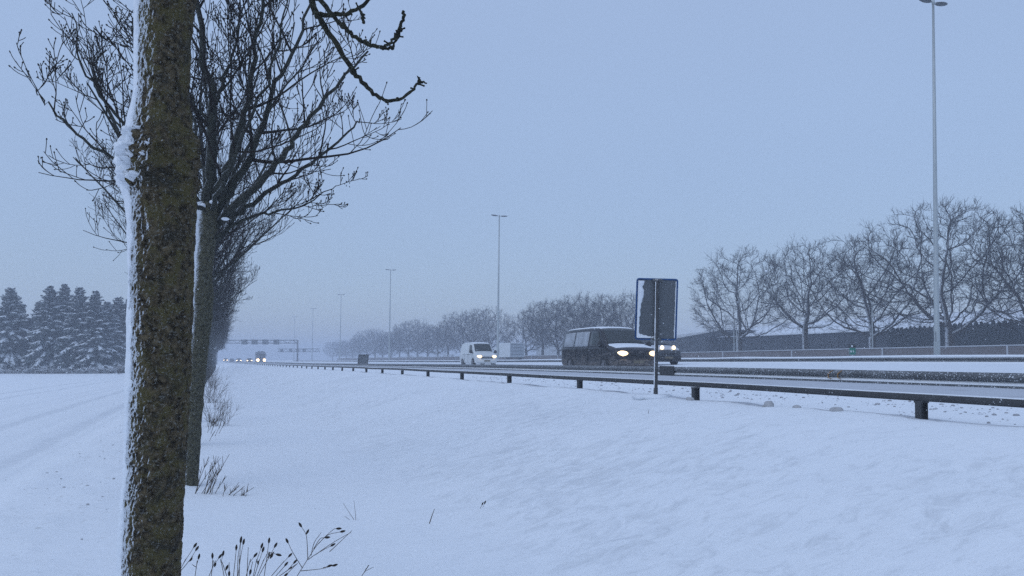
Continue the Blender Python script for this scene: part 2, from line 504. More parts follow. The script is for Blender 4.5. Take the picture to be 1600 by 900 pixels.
M['indicator'] = emit_mat('indicator', (1.0, 0.42, 0.10), 0.6)
M['fence'] = simple('fence', (0.13, 0.115, 0.115), 0.9, 0.0, 0.35, 0.8, 0.0, 0.12)
M['fence_rail'] = simple('fence_rail', (0.42, 0.44, 0.47), 0.8, 0.0, 0.2, 3.0)
M['cladding'] = simple('cladding', (0.022, 0.026, 0.032), 0.7, 0.0, 0.2, 0.4)
M['hedge'] = simple('hedge', (0.018, 0.024, 0.026), 0.95, 0.0, 0.4, 2.0)
M['pale_wall'] = simple('pale_wall', (0.42, 0.44, 0.46), 0.8, 0.0, 0.1, 0.4)
M['green_sign'] = simple('green_sign', (0.010, 0.16, 0.11), 0.5, 0.0, 0.2, 6.0)
M['white_mark'] = simple('white_mark', (0.72, 0.74, 0.76), 0.6)
M['orange_mark'] = simple('orange_mark', (0.34, 0.17, 0.035), 0.8, 0.0, 0.3, 30.0)

# ------------------------------------------------------------------ ground sheets
def graded(parts):
    out = []
    for a, b, s in parts:
        out += list(np.arange(a, b - 1e-9, s))
    return out
gx = [-1150, -800, -500, -320, -220, -150, -110, -85, -70] + graded([(-60, -12, 1.2), (-12, -6.6, .2), (-6.6, -0.8, .07), (-.8, 12.6, .065), (12.6, 30, .3), (30, 60, 1.0)]) + [60, 66, 74, 84, 100, 125, 160, 220, 320, 500, 800, 1150]
gy = [-1150, -500, -200, -80, -40, -20] + graded([(-12, 1.5, .5), (1.5, 15, .065), (15, 40, .16), (40, 100, .7), (100, 200, 3)]) + [200, 210, 222, 236, 252, 270, 290, 315, 345, 380, 430, 500, 600, 750, 950, 1150]
gx, gy = np.array(gx), np.array(gy)
def sheet(name, x0, x1, y0, y1, dz, mat, y_curve=True):
    ys = gy[(gy >= y0) & (gy <= y1)]
    if x0 is None:
        Xs = np.broadcast_to(gx, (len(ys), len(gx)))
        Ys = np.broadcast_to(ys[:, None], Xs.shape)
    else:
        xs = gx[(gx >= x0) & (gx <= x1)]
        Xs = xs[None, :] + off(ys)[:, None]
        Ys = np.broadcast_to(ys[:, None], Xs.shape)
    Z = ground(Xs, Ys) + dz
    Z[:, 0] -= dz + .012; Z[:, -1] -= dz + .012; Z[0, :] -= dz + .012
    P = np.stack([Xs, Ys, Z], -1)
    return tag(grid_obj(name, P, mat), kind='structure')
# main sheet: bent together with the road so that all sheets share the same grid
def main_sheet():
    XR = np.broadcast_to(gx, (len(gy), len(gx)))
    k = np.clip(1 - np.abs(gx) / 1150, 0, 1)[None, :]
    Xs = XR + off(np.minimum(gy, 400))[:, None]
    Ys = np.broadcast_to(gy[:, None], Xs.shape)
    Z = ground(Xs, Ys)
    return tag(grid_obj('snow_ground', np.stack([Xs, Ys, Z], -1), M['field_snow']), 'snow covered ground, verge slope and field', kind='structure')
main_sheet()
sheet('motorway', 12.5, 27.4, -40, 345, 0.02, M['snow_road'])
sheet('far_carriageway', 34, 47, -40, 345, 0.02, M['snow_road'])
sheet('hard_shoulder', 9.3, 11.42, -40, 200, 0.008, M['snow_shoulder'])
sheet('drift_shade_strip', 6.6, 7.1, -10, 60, 0.006, M['snow_drift_shade'])  # grey sheet along the rail foot, painted shade of the wind scoop
sheet('farm_lane', -6.0, -2.62, -12, 345, 0.006, M['field_snow'])

# ------------------------------------------------------------------ guardrails
def path_along(X, y0, y1, step, dz, flat=True):
    pts = []
    y = y0
    while y <= y1 + 1e-6:
        pts.append((X + float(off(y)), y, dz - float(drop(y))))
        y += step
    return pts
def extrude_profile(name, prof_xz, X, y0, y1, zref, mat, parent, smooth=True, step=1.0, wob=0.0, closed=True):
    ys = np.arange(y0, y1 + 1e-6, step)
    P = np.zeros((len(ys), len(prof_xz), 3))
    for i, y in enumerate(ys):
        w = wob * float(vnoise(y / 3.0, X, 0, 5)) if wob else 0
        for j, (a, z) in enumerate(prof_xz):
            P[i, j] = (X + a + float(off(y)), y, zref + z + w - float(drop(y)))
    return grid_obj(name, P, mat, parent, smooth, closed)
# near low rail on visible posts
ra = thing('guardrail', 'low single dark rail on short posts nearest the snowy slope', 'guardrail', (0, 0, 0))
ZA = EYE - 0.405
extrude_profile('rail', [(-0.05, -0.035), (0.05, -0.035), (0.055, 0.0), (0.05, 0.035), (-0.05, 0.035), (-0.055, 0)], 6.8, -6, 262, ZA, M['steel_dark'], ra, False, 1.0, 0.012)
extrude_profile('snow_strip', [(-0.03, 0.034), (0.04, 0.034), (0.035, 0.043), (0.0, 0.047), (-0.02, 0.043)], 6.8, -6, 262, ZA, M['snow_crust'], ra, True, 0.5, 0.012)
# Y of the post seen at px 1440
_p = atX(1440, 650, 6.8)
y = _p.y - 12
posts = 0
pm = None
while y < 262:
    x = 6.8 + float(off(y)); zt = ZA - 0.036 - float(drop(y))
    if pm is None:
        mb = MB(); mb.box((0, 0, -0.25), (0.09, 0.008, 0.5)); mb.box((-0.045, 0, -0.25), (0.008, 0.075, 0.5)); mb.box((0.045, 0, -0.25), (0.008, 0.075, 0.5))
        mb.box((0, 0, -0.01), (0.1, 0.1, 0.02))
        pm = mb.build('post', M['steel_dark'], ra, False); o = pm
    else:
        o = pm.copy(); COL.objects.link(o); setpar(o, ra)
    o.location = (x, y, zt); posts += 1
    y += 4.0
# main W beam, half buried in the ploughed bank
rb = thing('guardrail', 'broad grey steel crash barrier with spattered snow, half buried beside the traffic', 'guardrail', (0, 0, 0))
ZB = EYE - 0.225
W = [(0.0, 0.0), (-0.012, -0.004), (-0.045, -0.035), (-0.075, -0.055), (-0.075, -0.095), (-0.030, -0.130), (-0.012, -0.148), (-0.012, -0.165),
     (-0.030, -0.180), (-0.075, -0.215), (-0.075, -0.260), (-0.040, -0.290), (0.0, -0.310), (0.006, -0.310), (-0.03, -0.285), (-0.068, -0.255), (-0.068, -0.218), (-0.02, -0.18), (-0.005, -0.156), (-0.02, -0.13), (-0.068, -0.093), (-0.068, -0.057), (-0.04, -0.03), (0.006, 0.0)]
extrude_profile('beam', W, 11.5, -10, 262, ZB, M['steel'], rb, False, 1.0, 0.006)
extrude_profile('snow_ledge', [(-0.012, -0.150), (-0.055, -0.200), (-0.074, -0.206), (-0.070, -0.196), (-0.045, -0.176), (-0.012, -0.140)], 11.5, -10, 262, ZB, M['snow_crust'], rb, True, 0.25, 0.006)
pm = None
for k in range(66):
    y = -6 + 4 * k + 1.3
    if pm is None:
        mb = MB(); mb.box((0.06, 0, -0.35), (0.1, 0.06, 0.62)); pm = mb.build('post', M['steel_dark'], rb, False); o = pm
    else:
        o = pm.copy(); COL.objects.link(o); setpar(o, rb)
    o.location = (11.5 + float(off(y)), y, ZB - float(drop(y)))
for px0 in (1296, 1311):
    mb = MB()
    a = atX(px0 + 5, 578.5, 11.41); b = atX(px0 - 2, 584, 11.41); c = atX(px0 - 2, 590, 11.40); d = atX(px0 + 3, 592, 11.41)
    mb.tube([a, b, c, d], [0.006, 0.012, 0.011, 0.006], 5)
    mb.build('orange_spray_mark', M['orange_mark'], rb)
rm = MB()
_j = atX(1046, 580, 11.5)
for py_, sx in ((_j.y, 1),):
    rm.box((11.5 + float(off(py_)) - 0.085, py_, ZB - 0.11 - float(drop(py_))), (0.02, 0.7, 0.26))
rm.build('splice_plate', M['steel_dark'], rb, False)
# median rail
rc = thing('guardrail', 'far central reserve crash barrier with snow piled along its top', 'guardrail', (0, 0, 0))
ZC = EYE + 0.045
extrude_profile('beam', [(x * 1.0, z * 0.5) for x, z in W], 28.1, -20, 262, ZC, M['steel'], rc, False, 2.0)
extrude_profile('snow_cap', [(-0.04, 0.0), (-0.05, 0.04), (0.0, 0.085), (0.3, 0.10), (0.5, 0.0)], 28.1, -20, 262, ZC, M['snow_crust'], rc, True, 1.0, 0.02)
pm = None
for k in range(66):
    y = -12 + 4 * k
    if pm is None:
        mb = MB(); mb.box((0.0, 0, -0.25), (0.09, 0.10, 0.26)); pm = mb.build('post', M['steel_dark'], rc, False); o = pm
    else:
        o = pm.copy(); COL.objects.link(o); setpar(o, rc)
    o.location = (28.1 + float(off(y)), y, ZC - float(drop(y)))

# lumps of slush behind the low rail, and the clods beside the lane: uncountable
rng = random.Random(7)
def lumps(name, label, n, fx, fy, rmin, rmax, mat, kind='stuff'):
    mb = MB()
    for i in range(n):
        x, y = fx(), fy()
        X = x + float(off(y)); r = rng.uniform(rmin, rmax) * (0.5 + rng.random() ** 2)
        mb.ball((X, y, gz(X, y) + r * 0.15), (r * rng.uniform(.8, 1.5), r * rng.uniform(.8, 1.5), r * rng.uniform(.5, .9)), 6, 4, Matrix.Rotation(rng.random() * 3, 3, 'Z'))
    return tag(mb.build(name, mat), label, kind=kind)
lumps('slush_lumps', 'small dark lumps of slush strewn over the snow behind the low rail', 800, lambda: rng.triangular(7.1, 9.4, 8.3), lambda: 3 + 22 * rng.random() ** 1.4, .006, .019, M['slush'])
lumps('snow_clods', 'small dull clods of snow on the bank beside the lane', 90, lambda: rng.triangular(-2.9, -0.9, -2.0), lambda: rng.uniform(2.5, 22), .006, .02, M['clod'])
for i, (px, py, r, lb) in enumerate(((1200, 626, .085, 'pointed'), (1308, 639, .06, 'flat wide'), (1245, 630, .05, 'small low'), (1078, 609, .07, 'rounded'))):
    p = atX(px, py, 6.55)
    mb = MB(); rr = random.Random(i + 3)
    mb.ball((0, 0, 0), (r * .9, r * (1.5 if i == 1 else 1.1), r * .75), 22, 14)
    mb.v = [tuple(np.array(v) * (1 + 0.55 * float(fbm(v[0] * 14, v[1] * 14, v[2] * 14, i, 3)))) for v in mb.v]
    o = mb.build('snow_block', M['clod']); o.location = (p.x, p.y, gz(p.x, p.y) + r * .05)
    tag(o, ['pointed grey lump of hard snow on the ridge, between the two nearest rail posts', 'long flat grey lump of hard snow by the nearest rail post', 'small low lump of hard snow right of the pointed one on the ridge', 'rounded lump of hard snow beside the second nearest rail post'][i], 'snow lump', 'lumps of hard snow along the low rail')

# ------------------------------------------------------------------ tree machinery
def rand_perp(rng, d):
    v = Vector((rng.gauss(0, 1), rng.gauss(0, 1), rng.gauss(0, 1)))
    v = v - d * v.dot(d)
    return v.normalized()
def spline(pts, n):
    """Catmull-Rom through control points, n samples per span"""
    P = [Vector(p) for p in pts]
    P = [P[0] * 2 - P[1]] + P + [P[-1] * 2 - P[-2]]
    out = []
    for i in range(1, len(P) - 2):
        for k in range(n):
            t = k / n
            a, b, c, d = P[i - 1], P[i], P[i + 1], P[i + 2]
            out.append(0.5 * ((2 * b) + (c - a) * t + (2 * a - 5 * b + 4 * c - d) * t * t + (3 * b - a - 3 * c + d) * t ** 3))
    out.append(P[-2])
    return out
def wander(rng, p, d, L, nseg, wob, trop):
    pts = [Vector(p)]; d = Vector(d).normalized()
    for i in range(nseg):
        d = d + rand_perp(rng, d) * wob + Vector((0, 0, trop))
        d.normalize()
        pts.append(pts[-1] + d * (L / nseg))
    return pts
SIDES = [10, 7, 5, 4, 3, 3]
def shoot(mbs, rng, p, d, L, r, lvl, cfg):
    """grow one branch with its own side branches"""
    nseg = cfg['seg'][lvl]
    pts = wander(rng, p, d, L, nseg, cfg['wob'][lvl], cfg['trop'][lvl])
    clothe(mbs, rng, pts, r, L, lvl, cfg)
def clothe(mbs, rng, pts, r, L, lvl, cfg, t0=0.15):
    m = len(pts)
    tip = cfg['tip']
    rad = [max(tip, r * (1 - 0.80 * (i / (m - 1)) ** 0.9)) for i in range(m)]
    mb = mbs[0] if lvl <= cfg['woodlvl'] else mbs[1]
    mb.tube(pts, rad, SIDES[min(lvl + cfg.get('coarse', 0), 5)], True)
    if lvl >= cfg['max']:
        if cfg.get('bud') and rng.random() < cfg['bud']:
            mbs[1].tube([pts[-1], pts[-1] + (pts[-1] - pts[-2]).normalized() * 0.02], [tip * 2.2, tip * 1.2], 4)
        return
    n = cfg['n'][lvl]
    n = max(2, int(round(n * rng.uniform(.8, 1.2))))
    for k in range(n):
        t = t0 + (1 - t0) * (k + rng.random()) / n
        i = min(m - 2, int(t * (m - 1))); f = t * (m - 1) - i
        p = pts[i].lerp(pts[i + 1], f)
        dd = (pts[i + 1] - pts[i]).normalized()
        ang = R(rng.uniform(*cfg['ang'][lvl]))
        side = rand_perp(rng, dd)
        side = (side + Vector((0, 0, cfg.get('upbias', 0.25)))); side = side - dd * side.dot(dd)
        if side.length < 1e-3: side = rand_perp(rng, dd)
        side.normalize()
        cd = dd * math.cos(ang) + side * math.sin(ang)
        cl = L * rng.uniform(*cfg['ratio'][lvl]) * (1 - cfg['short'][lvl] * t)
        cr = max(tip, min(rad[i] * 0.75, cl * cfg['thick'][lvl]))
        shoot(mbs, rng, p, cd, cl, cr, lvl + 1, cfg)

ASH = dict(max=4, woodlvl=1, tip=0.0046, seg=[8, 9, 8, 6, 4], wob=[.05, .10, .11, .11, .07], trop=[.02, .035, .06, .11, .14],
           n=[7, 9, 6, 3], ang=[(30, 55), (30, 60), (30, 60), (25, 50)], ratio=[(.5, .7), (.34, .60), (.36, .62), (.35, .60)],
           short=[.4, .60, .40, .25], thick=[.02, .013, .010, .010], bud=0.9)
def ash_tree(name, label, loc, seed, cfg=ASH, trunk_h=3.45, r=0.11, spread=1.0, nl=8):
    rng = random.Random(seed)
    wood, twigs = MB(), MB()
    pts = wander(rng, (0, 0, -0.4), (0.03, 0, 1), trunk_h + 0.4, 9, 0.012, 0.0)
    wood.tube(pts, [r * (1.15 - 0.25 * i / 9 + 0.04 * math.sin(i * 2.3 + seed)) for i in range(10)], 12)
    top = pts[-1]
    for k in range(nl):
        a = 2 * math.pi * (k + rng.random() * .6) / nl
        el = R(rng.uniform(32, 62)) if k < nl - 2 else R(rng.uniform(72, 85))
        d = Vector((math.cos(a) * math.cos(el), math.sin(a) * math.cos(el), math.sin(el)))
        p = pts[-1 - (k % 2)] if k % 3 else pts[-1]
        L = rng.uniform(3.2, 4.2) * spread * (1.2 if k >= nl - 2 else 1.0)
        shoot((wood, twigs), rng, p, d, L, r * rng.uniform(.42, .6), 1, cfg)
    t = thing(name, label, 'tree', loc)
    wood.build('trunk', M['bark_limb2'], t)
    twigs.build('crown', M['twig'], t)
    return t

# ------------------------------------------------------------------ tree 1: the mossy trunk close to the camera
def near_tree():
    D1 = 3.9
    ctrl = [(233, 1120, 46), (231, 1000, 45), (236, 900, 41), (243, 750, 41), (250, 600, 42), (253, 450, 43), (256, 330, 45), (253, 255, 50), (253, 205, 43), (255, 150, 35.5), (257, 60, 36), (261, 0, 39), (268, -50, 46), (272, -90, 44)]
    base = atD(229, 1000, D1)
    gx0, gy0 = base.x, base.y
    zg = gz(gx0, gy0)
    t = thing('ash_tree', 'thick mossy tree trunk closest to the camera, snow plastered down its left side', 'tree', (gx0, gy0, zg), 0, 'trees in the roadside row')
    org = Vector((gx0, gy0, zg))
    C = [atD(px, py, D1) - org for px, py, h in ctrl]
    RR = [h * D1 / FPX for *_, h in ctrl]
    order = np.argsort([c.z for c in C])
    zc = np.array([C[i].z for i in order]); xc = np.array([C[i].x for i in order]); yc = np.array([C[i].y for i in order]); rc_ = np.array([RR[i] for i in order])
    zz = np.linspace(-0.3, zc[-1], 760)
    sm = lambda a: np.convolve(np.pad(a, 12, 'edge'), np.ones(25) / 25, 'valid')
    cx, cy, rr = sm(np.interp(zz, zc, xc)), sm(np.interp(zz, zc, yc)), sm(np.interp(zz, zc, rc_))
    rr = rr + 0.05 * np.exp(-np.clip(zz + 0.1, 0, 9) / 0.18)
    A = np.linspace(0, 2 * np.pi, 200, endpoint=False)
    Z, AA = np.meshgrid(zz, A, indexing='ij')
    ca, sa = np.cos(AA), np.sin(AA)
    r0 = rr[:, None]
    # lumpy, scaly bark
    u = ca * 1.0; v = sa * 1.0
    big = fbm(u * 1.6, v * 1.6, Z * 3.0, 2, 3) * 0.010
    mid = fbm(u * 4, v * 4, Z * 22, 4, 3) * 0.009
    fine = (0.5 - np.abs(fbm(u * 9, v * 9, Z * 48, 6, 3))) * 0.014
    # knobbly burr around y = 205..300 px
    zb1, zb2 = (atD(250, 300, D1) - org).z, (atD(250, 205, D1) - org).z
    inb = ss(Z, zb1 - .04, zb1 + .05) * (1 - ss(Z, zb2 - .03, zb2 + .015))
    knob = inb * (np.maximum(0, fbm(u * 4.2, v * 4.2, Z * 26, 9, 2) + .05) * 0.060)
    r_b = r0 + big + mid + fine + knob
    P = np.stack([cx[:, None] + r_b * ca, cy[:, None] + r_b * sa, Z], -1)
    grid_obj('trunk', P, M['bark_moss'], t, True, True)
    # snow crust on the windward side
    wa = R(151)
    dA = np.abs((AA - wa + np.pi) % (2 * np.pi) - np.pi)
    edge = fbm(u * 2.2, v * 2.2, Z * 9, 14, 4)
    wid = 0.86 + 0.30 * edge + 0.07 * fbm(u * 9, v * 9, Z * 34, 24, 3) + 0.35 * inb * fbm(u * 3, v * 3, Z * 11, 15, 2) + 0.18 * fbm(Z * 0 + 1, Z * 0, Z * 1.6, 16, 2)
    s = 1 - np.clip(dA / np.maximum(0.3, wid), 0, 1.6)
    bulge = 0.015 + 0.030 * np.exp(-((Z - (zb1 + zb2) / 2) / 0.22) ** 2) + 0.012 * fbm(Z * 0, Z * 0 + 3, Z * 2.5, 18, 2)
    s2 = inb * (fbm(u * 6.5, v * 6.5, Z * 34, 25, 4) * 2.3 + .20) - (1 - inb) * 2 - ss(dA, .9, 1.75) * 1.3
    s = np.maximum(s, s2)
    th = np.where(s > 0, 0.006 + bulge * np.minimum(1, s * 1.9) ** 0.6, s * 0.05)
    th = th + 0.003 * fbm(u * 8, v * 8, Z * 30, 19, 3)
    rs = r0 + big + 0.75 * knob + th
    cut = rs < (r0 + big - 0.012)
    rs = np.where(cut, r0 + big - 0.012, rs)
    sel = np.where((dA < 1.9).any(0))[0]
    roll = np.argsort(((A[sel] - wa + np.pi) % (2 * np.pi)))
    sel = sel[roll]
    P2 = np.stack([cx[:, None] + rs * ca, cy[:, None] + rs * sa, Z], -1)[:, sel]
    grid_obj('snow_crust', P2, M['snow_crust'], t, True, False)
    # crown above the frame, with the hanging branches that reach into it
    rng = random.Random(21)
    wood, twigs = MB(), MB()
    top = Vector((cx[-1], cy[-1], zz[-1]))
    cfg = dict(ASH); cfg['max'] = 3; cfg['n'] = [7, 8, 6, 4]
    for k in range(7):
        a = 2 * math.pi * (k + rng.random() * .4) / 7
        el = R(rng.uniform(52, 64)) if k < 5 else R(80)
        d = Vector((math.cos(a) * math.cos(el), math.sin(a) * math.cos(el), math.sin(el)))
        shoot((wood, twigs), rng, top - Vector((0, 0, 0.05)), d, rng.uniform(3.0, 3.8), 0.065, 1, cfg)
    def px(pl, d0, d1):
        n = len(pl)
        return [atD(a, b, d0 + (d1 - d0) * i / (n - 1)) - org for i, (a, b) in enumerate(pl)]
    def wood_branch(pl, d0, d1, r0, r1, sides=9):
        P = spline(px(pl, d0, d1), 6)
        n = len(P)
        rk = random.Random(n * 7 + int(r0 * 9999))
        P = [q + Vector((rk.gauss(0, 1), rk.gauss(0, 1), rk.gauss(0, 1))) * .0035 for q in P]
        for i in range(8, n - 2, 4):                     # short spurs and buds along the branch
            if rk.random() < .7:
                dd = rand_perp(rk, (P[i + 1] - P[i]).normalized())
                L_ = rk.uniform(.012, .035)
                wood.tube([P[i], P[i] + dd * L_ * .7, P[i] + dd * L_], [.005, .004, .0055], 5)
        rads = [(r0 + (r1 - r0) * i / (n - 1)) * (1 + .13 * math.sin(i * 2.7) * math.sin(i * 1.3)) for i in range(n)]
        wood.tube(P, rads, sides)
        return P
    wood_branch([(268, -60), (360, -150), (440, -90), (478, -20), (496, 24), (520, 60), (552, 112), (580, 142), (606, 158), (640, 145), (655, 129), (667, 130)], 3.9, 3.75, .022, .0038)
    wood_branch([(652, 130), (655, 124), (653, 121)], 3.75, 3.75, .006, .004, 6)
    wood_branch([(360, -150), (440, -90), (502, 0), (535, 40), (560, 61), (590, 73), (610, 75), (625, 50), (628, 40)], 3.9, 3.7, .015, .004)
    wood_branch([(556, 57), (575, 70), (596, 74), (612, 66), (622, 50), (629, 30), (631, 20)], 3.75, 3.7, .007, .008)
    wood_branch([(496, 24), (530, 22), (560, 12), (600, -20), (660, -80)], 3.8, 3.7, .013, .006)
    wood_branch([(560, 14), (566, 22), (568, 35)], 3.8, 3.8, .006, .009, 7)
    # left hand hanging branch
    wood_branch([(262, -60), (200, -70), (140, -60)], 3.9, 4.1, .02, .012)
    for q in ((596, 74), (613, 75), (626, 47), (604, 158), (621, 155), (655, 127), (536, 40), (496, 24), (552, 112)):
        wood.ball(atD(q[0], q[1], 3.72 if q[0] > 580 else 3.78) - org, .011 if q[0] > 580 else .018, 7, 5)
    wood.build('limbs', M['bark_limb'], t)
    twigs.build('crown', M['twig'], t)
near_tree()

# ------------------------------------------------------------------ tree 2: second trunk with the wide bare crown
def second_tree():
    D2 = 9.5
    b = atD(296, 765, D2)
    zg = gz(b.x, b.y)
    org = Vector((b.x, b.y, zg))
    t = thing('ash_tree', 'second tree of the row, bare wide crown behind the thick mossy trunk', 'tree', tuple(org), 0, 'trees in the roadside row')
    def px(pl):
        return [atD(a, c, D2 + dz) - org for a, c, dz in pl]
    ctrl = px([(295, 800, 0), (297, 750, 0), (301, 660, 0), (308, 560, 0), (314, 500, 0), (316, 440, 0), (321, 380, 0), (327, 318, 0)])
    P = spline(ctrl, 30)
    n = len(P)
    rp = np.interp(np.linspace(0, 1, n), [0, .12, .30, .50, .60, .66, .72, .86, 1], [14, 12.5, 13.5, 15.5, 16.5, 18, 14.2, 14.8, 18])
    A = np.linspace(0, 2 * np.pi, 48, endpoint=False)
    V = np.array([tuple(p) for p in P])
    rr = (rp * D2 / FPX)[:, None]
    nn = fbm(np.cos(A)[None] * 2 + V[:, :1] * 0, np.sin(A)[None] * 2 + V[:, :1] * 0, V[:, 2:] * 9, 3, 4) * .011
    r_ = rr + nn
    G = np.stack([V[:, :1] + r_ * np.cos(A)[None], V[:, 1:2] + r_ * np.sin(A)[None], np.broadcast_to(V[:, 2:], r_.shape)], -1)
    grid_obj('trunk', G, M['bark_ash'], t, True, True)
    # snow crust: narrow strip on the windward side
    wa = math.atan2(0.42, -0.90)
    dA = ((A - wa + np.pi) % (2 * np.pi) - np.pi)
    sel = np.argsort(dA); sel = sel[np.abs(dA[sel]) < 1.25]
    s = 1 - np.abs(dA)[None] / (0.62 + 0.22 * fbm(V[:, 2:] * 0, V[:, 2:] * 0, V[:, 2:] * 4, 8, 3) + 0.12 * fbm(np.cos(A)[None] * 5, np.sin(A)[None] * 5, V[:, 2:] * 20, 9, 2))
    th = np.where(s > 0, .030 * np.clip(s * 1.8, 0, 1) ** .7, s * .05)
    r2 = rr + np.maximum(th, -.014)
    G2 = np.stack([V[:, :1] + r2 * np.cos(A)[None], V[:, 1:2] + r2 * np.sin(A)[None], np.broadcast_to(V[:, 2:], r2.shape)], -1)[:, sel]
    grid_obj('snow_crust', G2, M['snow_crust'], t, True, False)
    rng = random.Random(5)
    wood, twigs = MB(), MB()
    cfg = dict(ASH)
    limbs = [
        ([(326, 325, 0), (331, 260, 0), (331, 170, .1), (318, 80, .2), (306, -20, .3), (300, -150, .4)], .085),
        ([(330, 322, 0), (356, 262, -.1), (378, 190, -.2), (395, 110, -.4), (408, 10, -.6), (425, -150, -.7)], .062),
        ([(338, 330, 0), (380, 265, .1), (405, 215, .2), (432, 130, .4), (470, 50, .6), (505, -90, .8)], .058),
        ([(345, 345, 0), (395, 298, -.2), (440, 245, -.4), (470, 205, -.5), (520, 140, -.7), (575, 80, -.9)], .055),
        ([(338, 355, 0), (385, 322, .3), (440, 285, .5), (495, 248, .7), (545, 205, .9), (562, 185, 1.0)], .040),
        ([(336, 372, 0), (380, 345, .2), (430, 330, .5), (480, 318, .8), (525, 290, 1.0)], .026),
        ([(322, 330, 0), (285, 285, .1), (230, 235, .1), (170, 165, .0), (130, 100, -.1), (112, 20, -.2)], .036),
        ([(318, 345, 0), (270, 310, -.2), (200, 262, -.5), (120, 205, -.7), (76, 168, -.9), (56, 140, -1.0)], .030),
        ([(322, 350, 0), (270, 300, .4), (215, 235, .8), (160, 150, 1.1), (120, 60, 1.3)], .030),
        ([(320, 340, 0), (300, 300, -.5), (270, 230, -1.0), (230, 120, -1.6), (205, 40, -1.9)], .034),
        ([(330, 330, 0), (345, 290, -.7), (380, 210, -1.3), (425, 110, -1.9), (450, 0, -2.2)], .034),
        ([(328, 330, 0), (318, 280, .8), (300, 190, 1.6), (280, 90, 2.2), (270, -10, 2.5)], .036),
        ([(334, 325, 0), (360, 280, .7), (400, 210, 1.5), (450, 130, 2.0), (500, 60, 2.4)], .038),
        ([(331, 170, .1), (350, 120, 0), (372, 60, -.1), (380, -60, 0)], .03),
        ([(331, 200, .1), (290, 140, .2), (240, 60, .4), (215, 0, .5), (190, -80, .5)], .024),
        ([(331, 280, .1), (290, 220, .5), (250, 130, .9), (240, 40, 1.2)], .022),
    ]
    for li, (pl, r) in enumerate(limbs):
        cfg = dict(ASH); cfg['n'] = [7, 7, 5, 3] if pl[-1][0] < 260 else [7, 9, 5, 3]
        Q = spline(px(pl), 5)
        Q = [q + Vector((rng.gauss(0, .018), rng.gauss(0, .03), rng.gauss(0, .018))) if 0 < i < len(Q) - 1 else q for i, q in enumerate(Q)]
        L = sum((Q[i + 1] - Q[i]).length for i in range(len(Q) - 1))
        clothe((wood, twigs), rng, Q, r, L, 1, cfg, 0.22)
    # dark seed clusters left on the twigs
    seeds = MB()
    tv = twigs.v
    for k in range(75):
        c = Vector(tv[rng.randrange(len(tv))])
        if c.x < -1.0 and rng.random() < .6: continue
        for q in range(rng.randint(2, 6)):
            seeds.ball(c + Vector((rng.gauss(0, .022), rng.gauss(0, .022), rng.gauss(-.015, .03))), (.006, .006, .014), 5, 3)
    # snow in the crotches
    for pp, rr3 in (((333, 322, -.1), (.07, .05, .03)), ((352, 342, -.15), (.06, .05, .022))):
        pass
    wood.build('limbs', M['bark_limb2'], t)
    twigs.build('crown', M['twig'], t)
    tag(seeds.build('seed_clusters', M['seed'], t), kind='stuff')
    sn = MB()
    sn.ball(px([(334, 316, -.14)])[0], (.055, .05, .028), 10, 6)
    sn.ball(px([(352, 342, -.16)])[0], (.05, .045, .02), 10, 6)
    sn.ball(px([(318, 322, -.12)])[0], (.04, .05, .04), 10, 6)
    sn.build('snow_patch', M['snow_crust'], t)
    sm_ = MB(); sm_.ball(atD(284, 768, D2 - .05) - org - Vector((0, 0, .07)), (.30, .26, .17), 20, 10)
    sm_.build('snow_mound', M['field_snow'], t)
second_tree()

# the rest of the row
ordw = ['third', 'fourth', 'fifth', 'sixth', 'seventh', 'eighth', 'ninth', 'tenth', 'eleventh', 'twelfth', 'thirteenth', 'fourteenth', 'fifteenth', 'sixteenth', 'seventeenth', 'eighteenth', 'nineteenth', 'twentieth']
protoA = []
cfgA = dict(ASH); cfgA['n'] = [7, 9, 6, 4]
cfgB = dict(ASH); cfgB['max'] = 4; cfgB['n'] = [6, 10, 7, 4]; cfgB['tip'] = .005; cfgB['coarse'] = 1
ROWX = -0.42
ypos = [15.2 + 5.7 * k for k in range(30)]
for k, yy in enumerate(ypos):
    x = float(np.interp(yy, [9, 14, 20, 26, 32, 45, 60, 200], [-.40, -.55, -.68, -.77, -.84, -.95, -1.0, -1.0]))
    loc = (x, yy, gz(x, yy))
    if k < 18: lb = f'{ordw[k]} bare tree of the roadside row counted from the camera'
    else: lb = 'distant bare tree fading into the snowy haze at the far end of the row'
    if k < 2:
        tr = ash_tree('ash_tree', lb, loc, 31 + k, cfgA); tr['group'] = 'trees in the roadside row'; protoA.append(tr)
    elif k < 5:
        tr = ash_tree('ash_tree', lb, loc, 31 + k, cfgB); tr['group'] = 'trees in the roadside row'; protoA.append(tr)
    else:
        tr = copy_tree(protoA[2 + k % 3], loc, k * 2.1, lb, 'trees in the roadside row', .92 + .12 * ((k * 7) % 5) / 4)

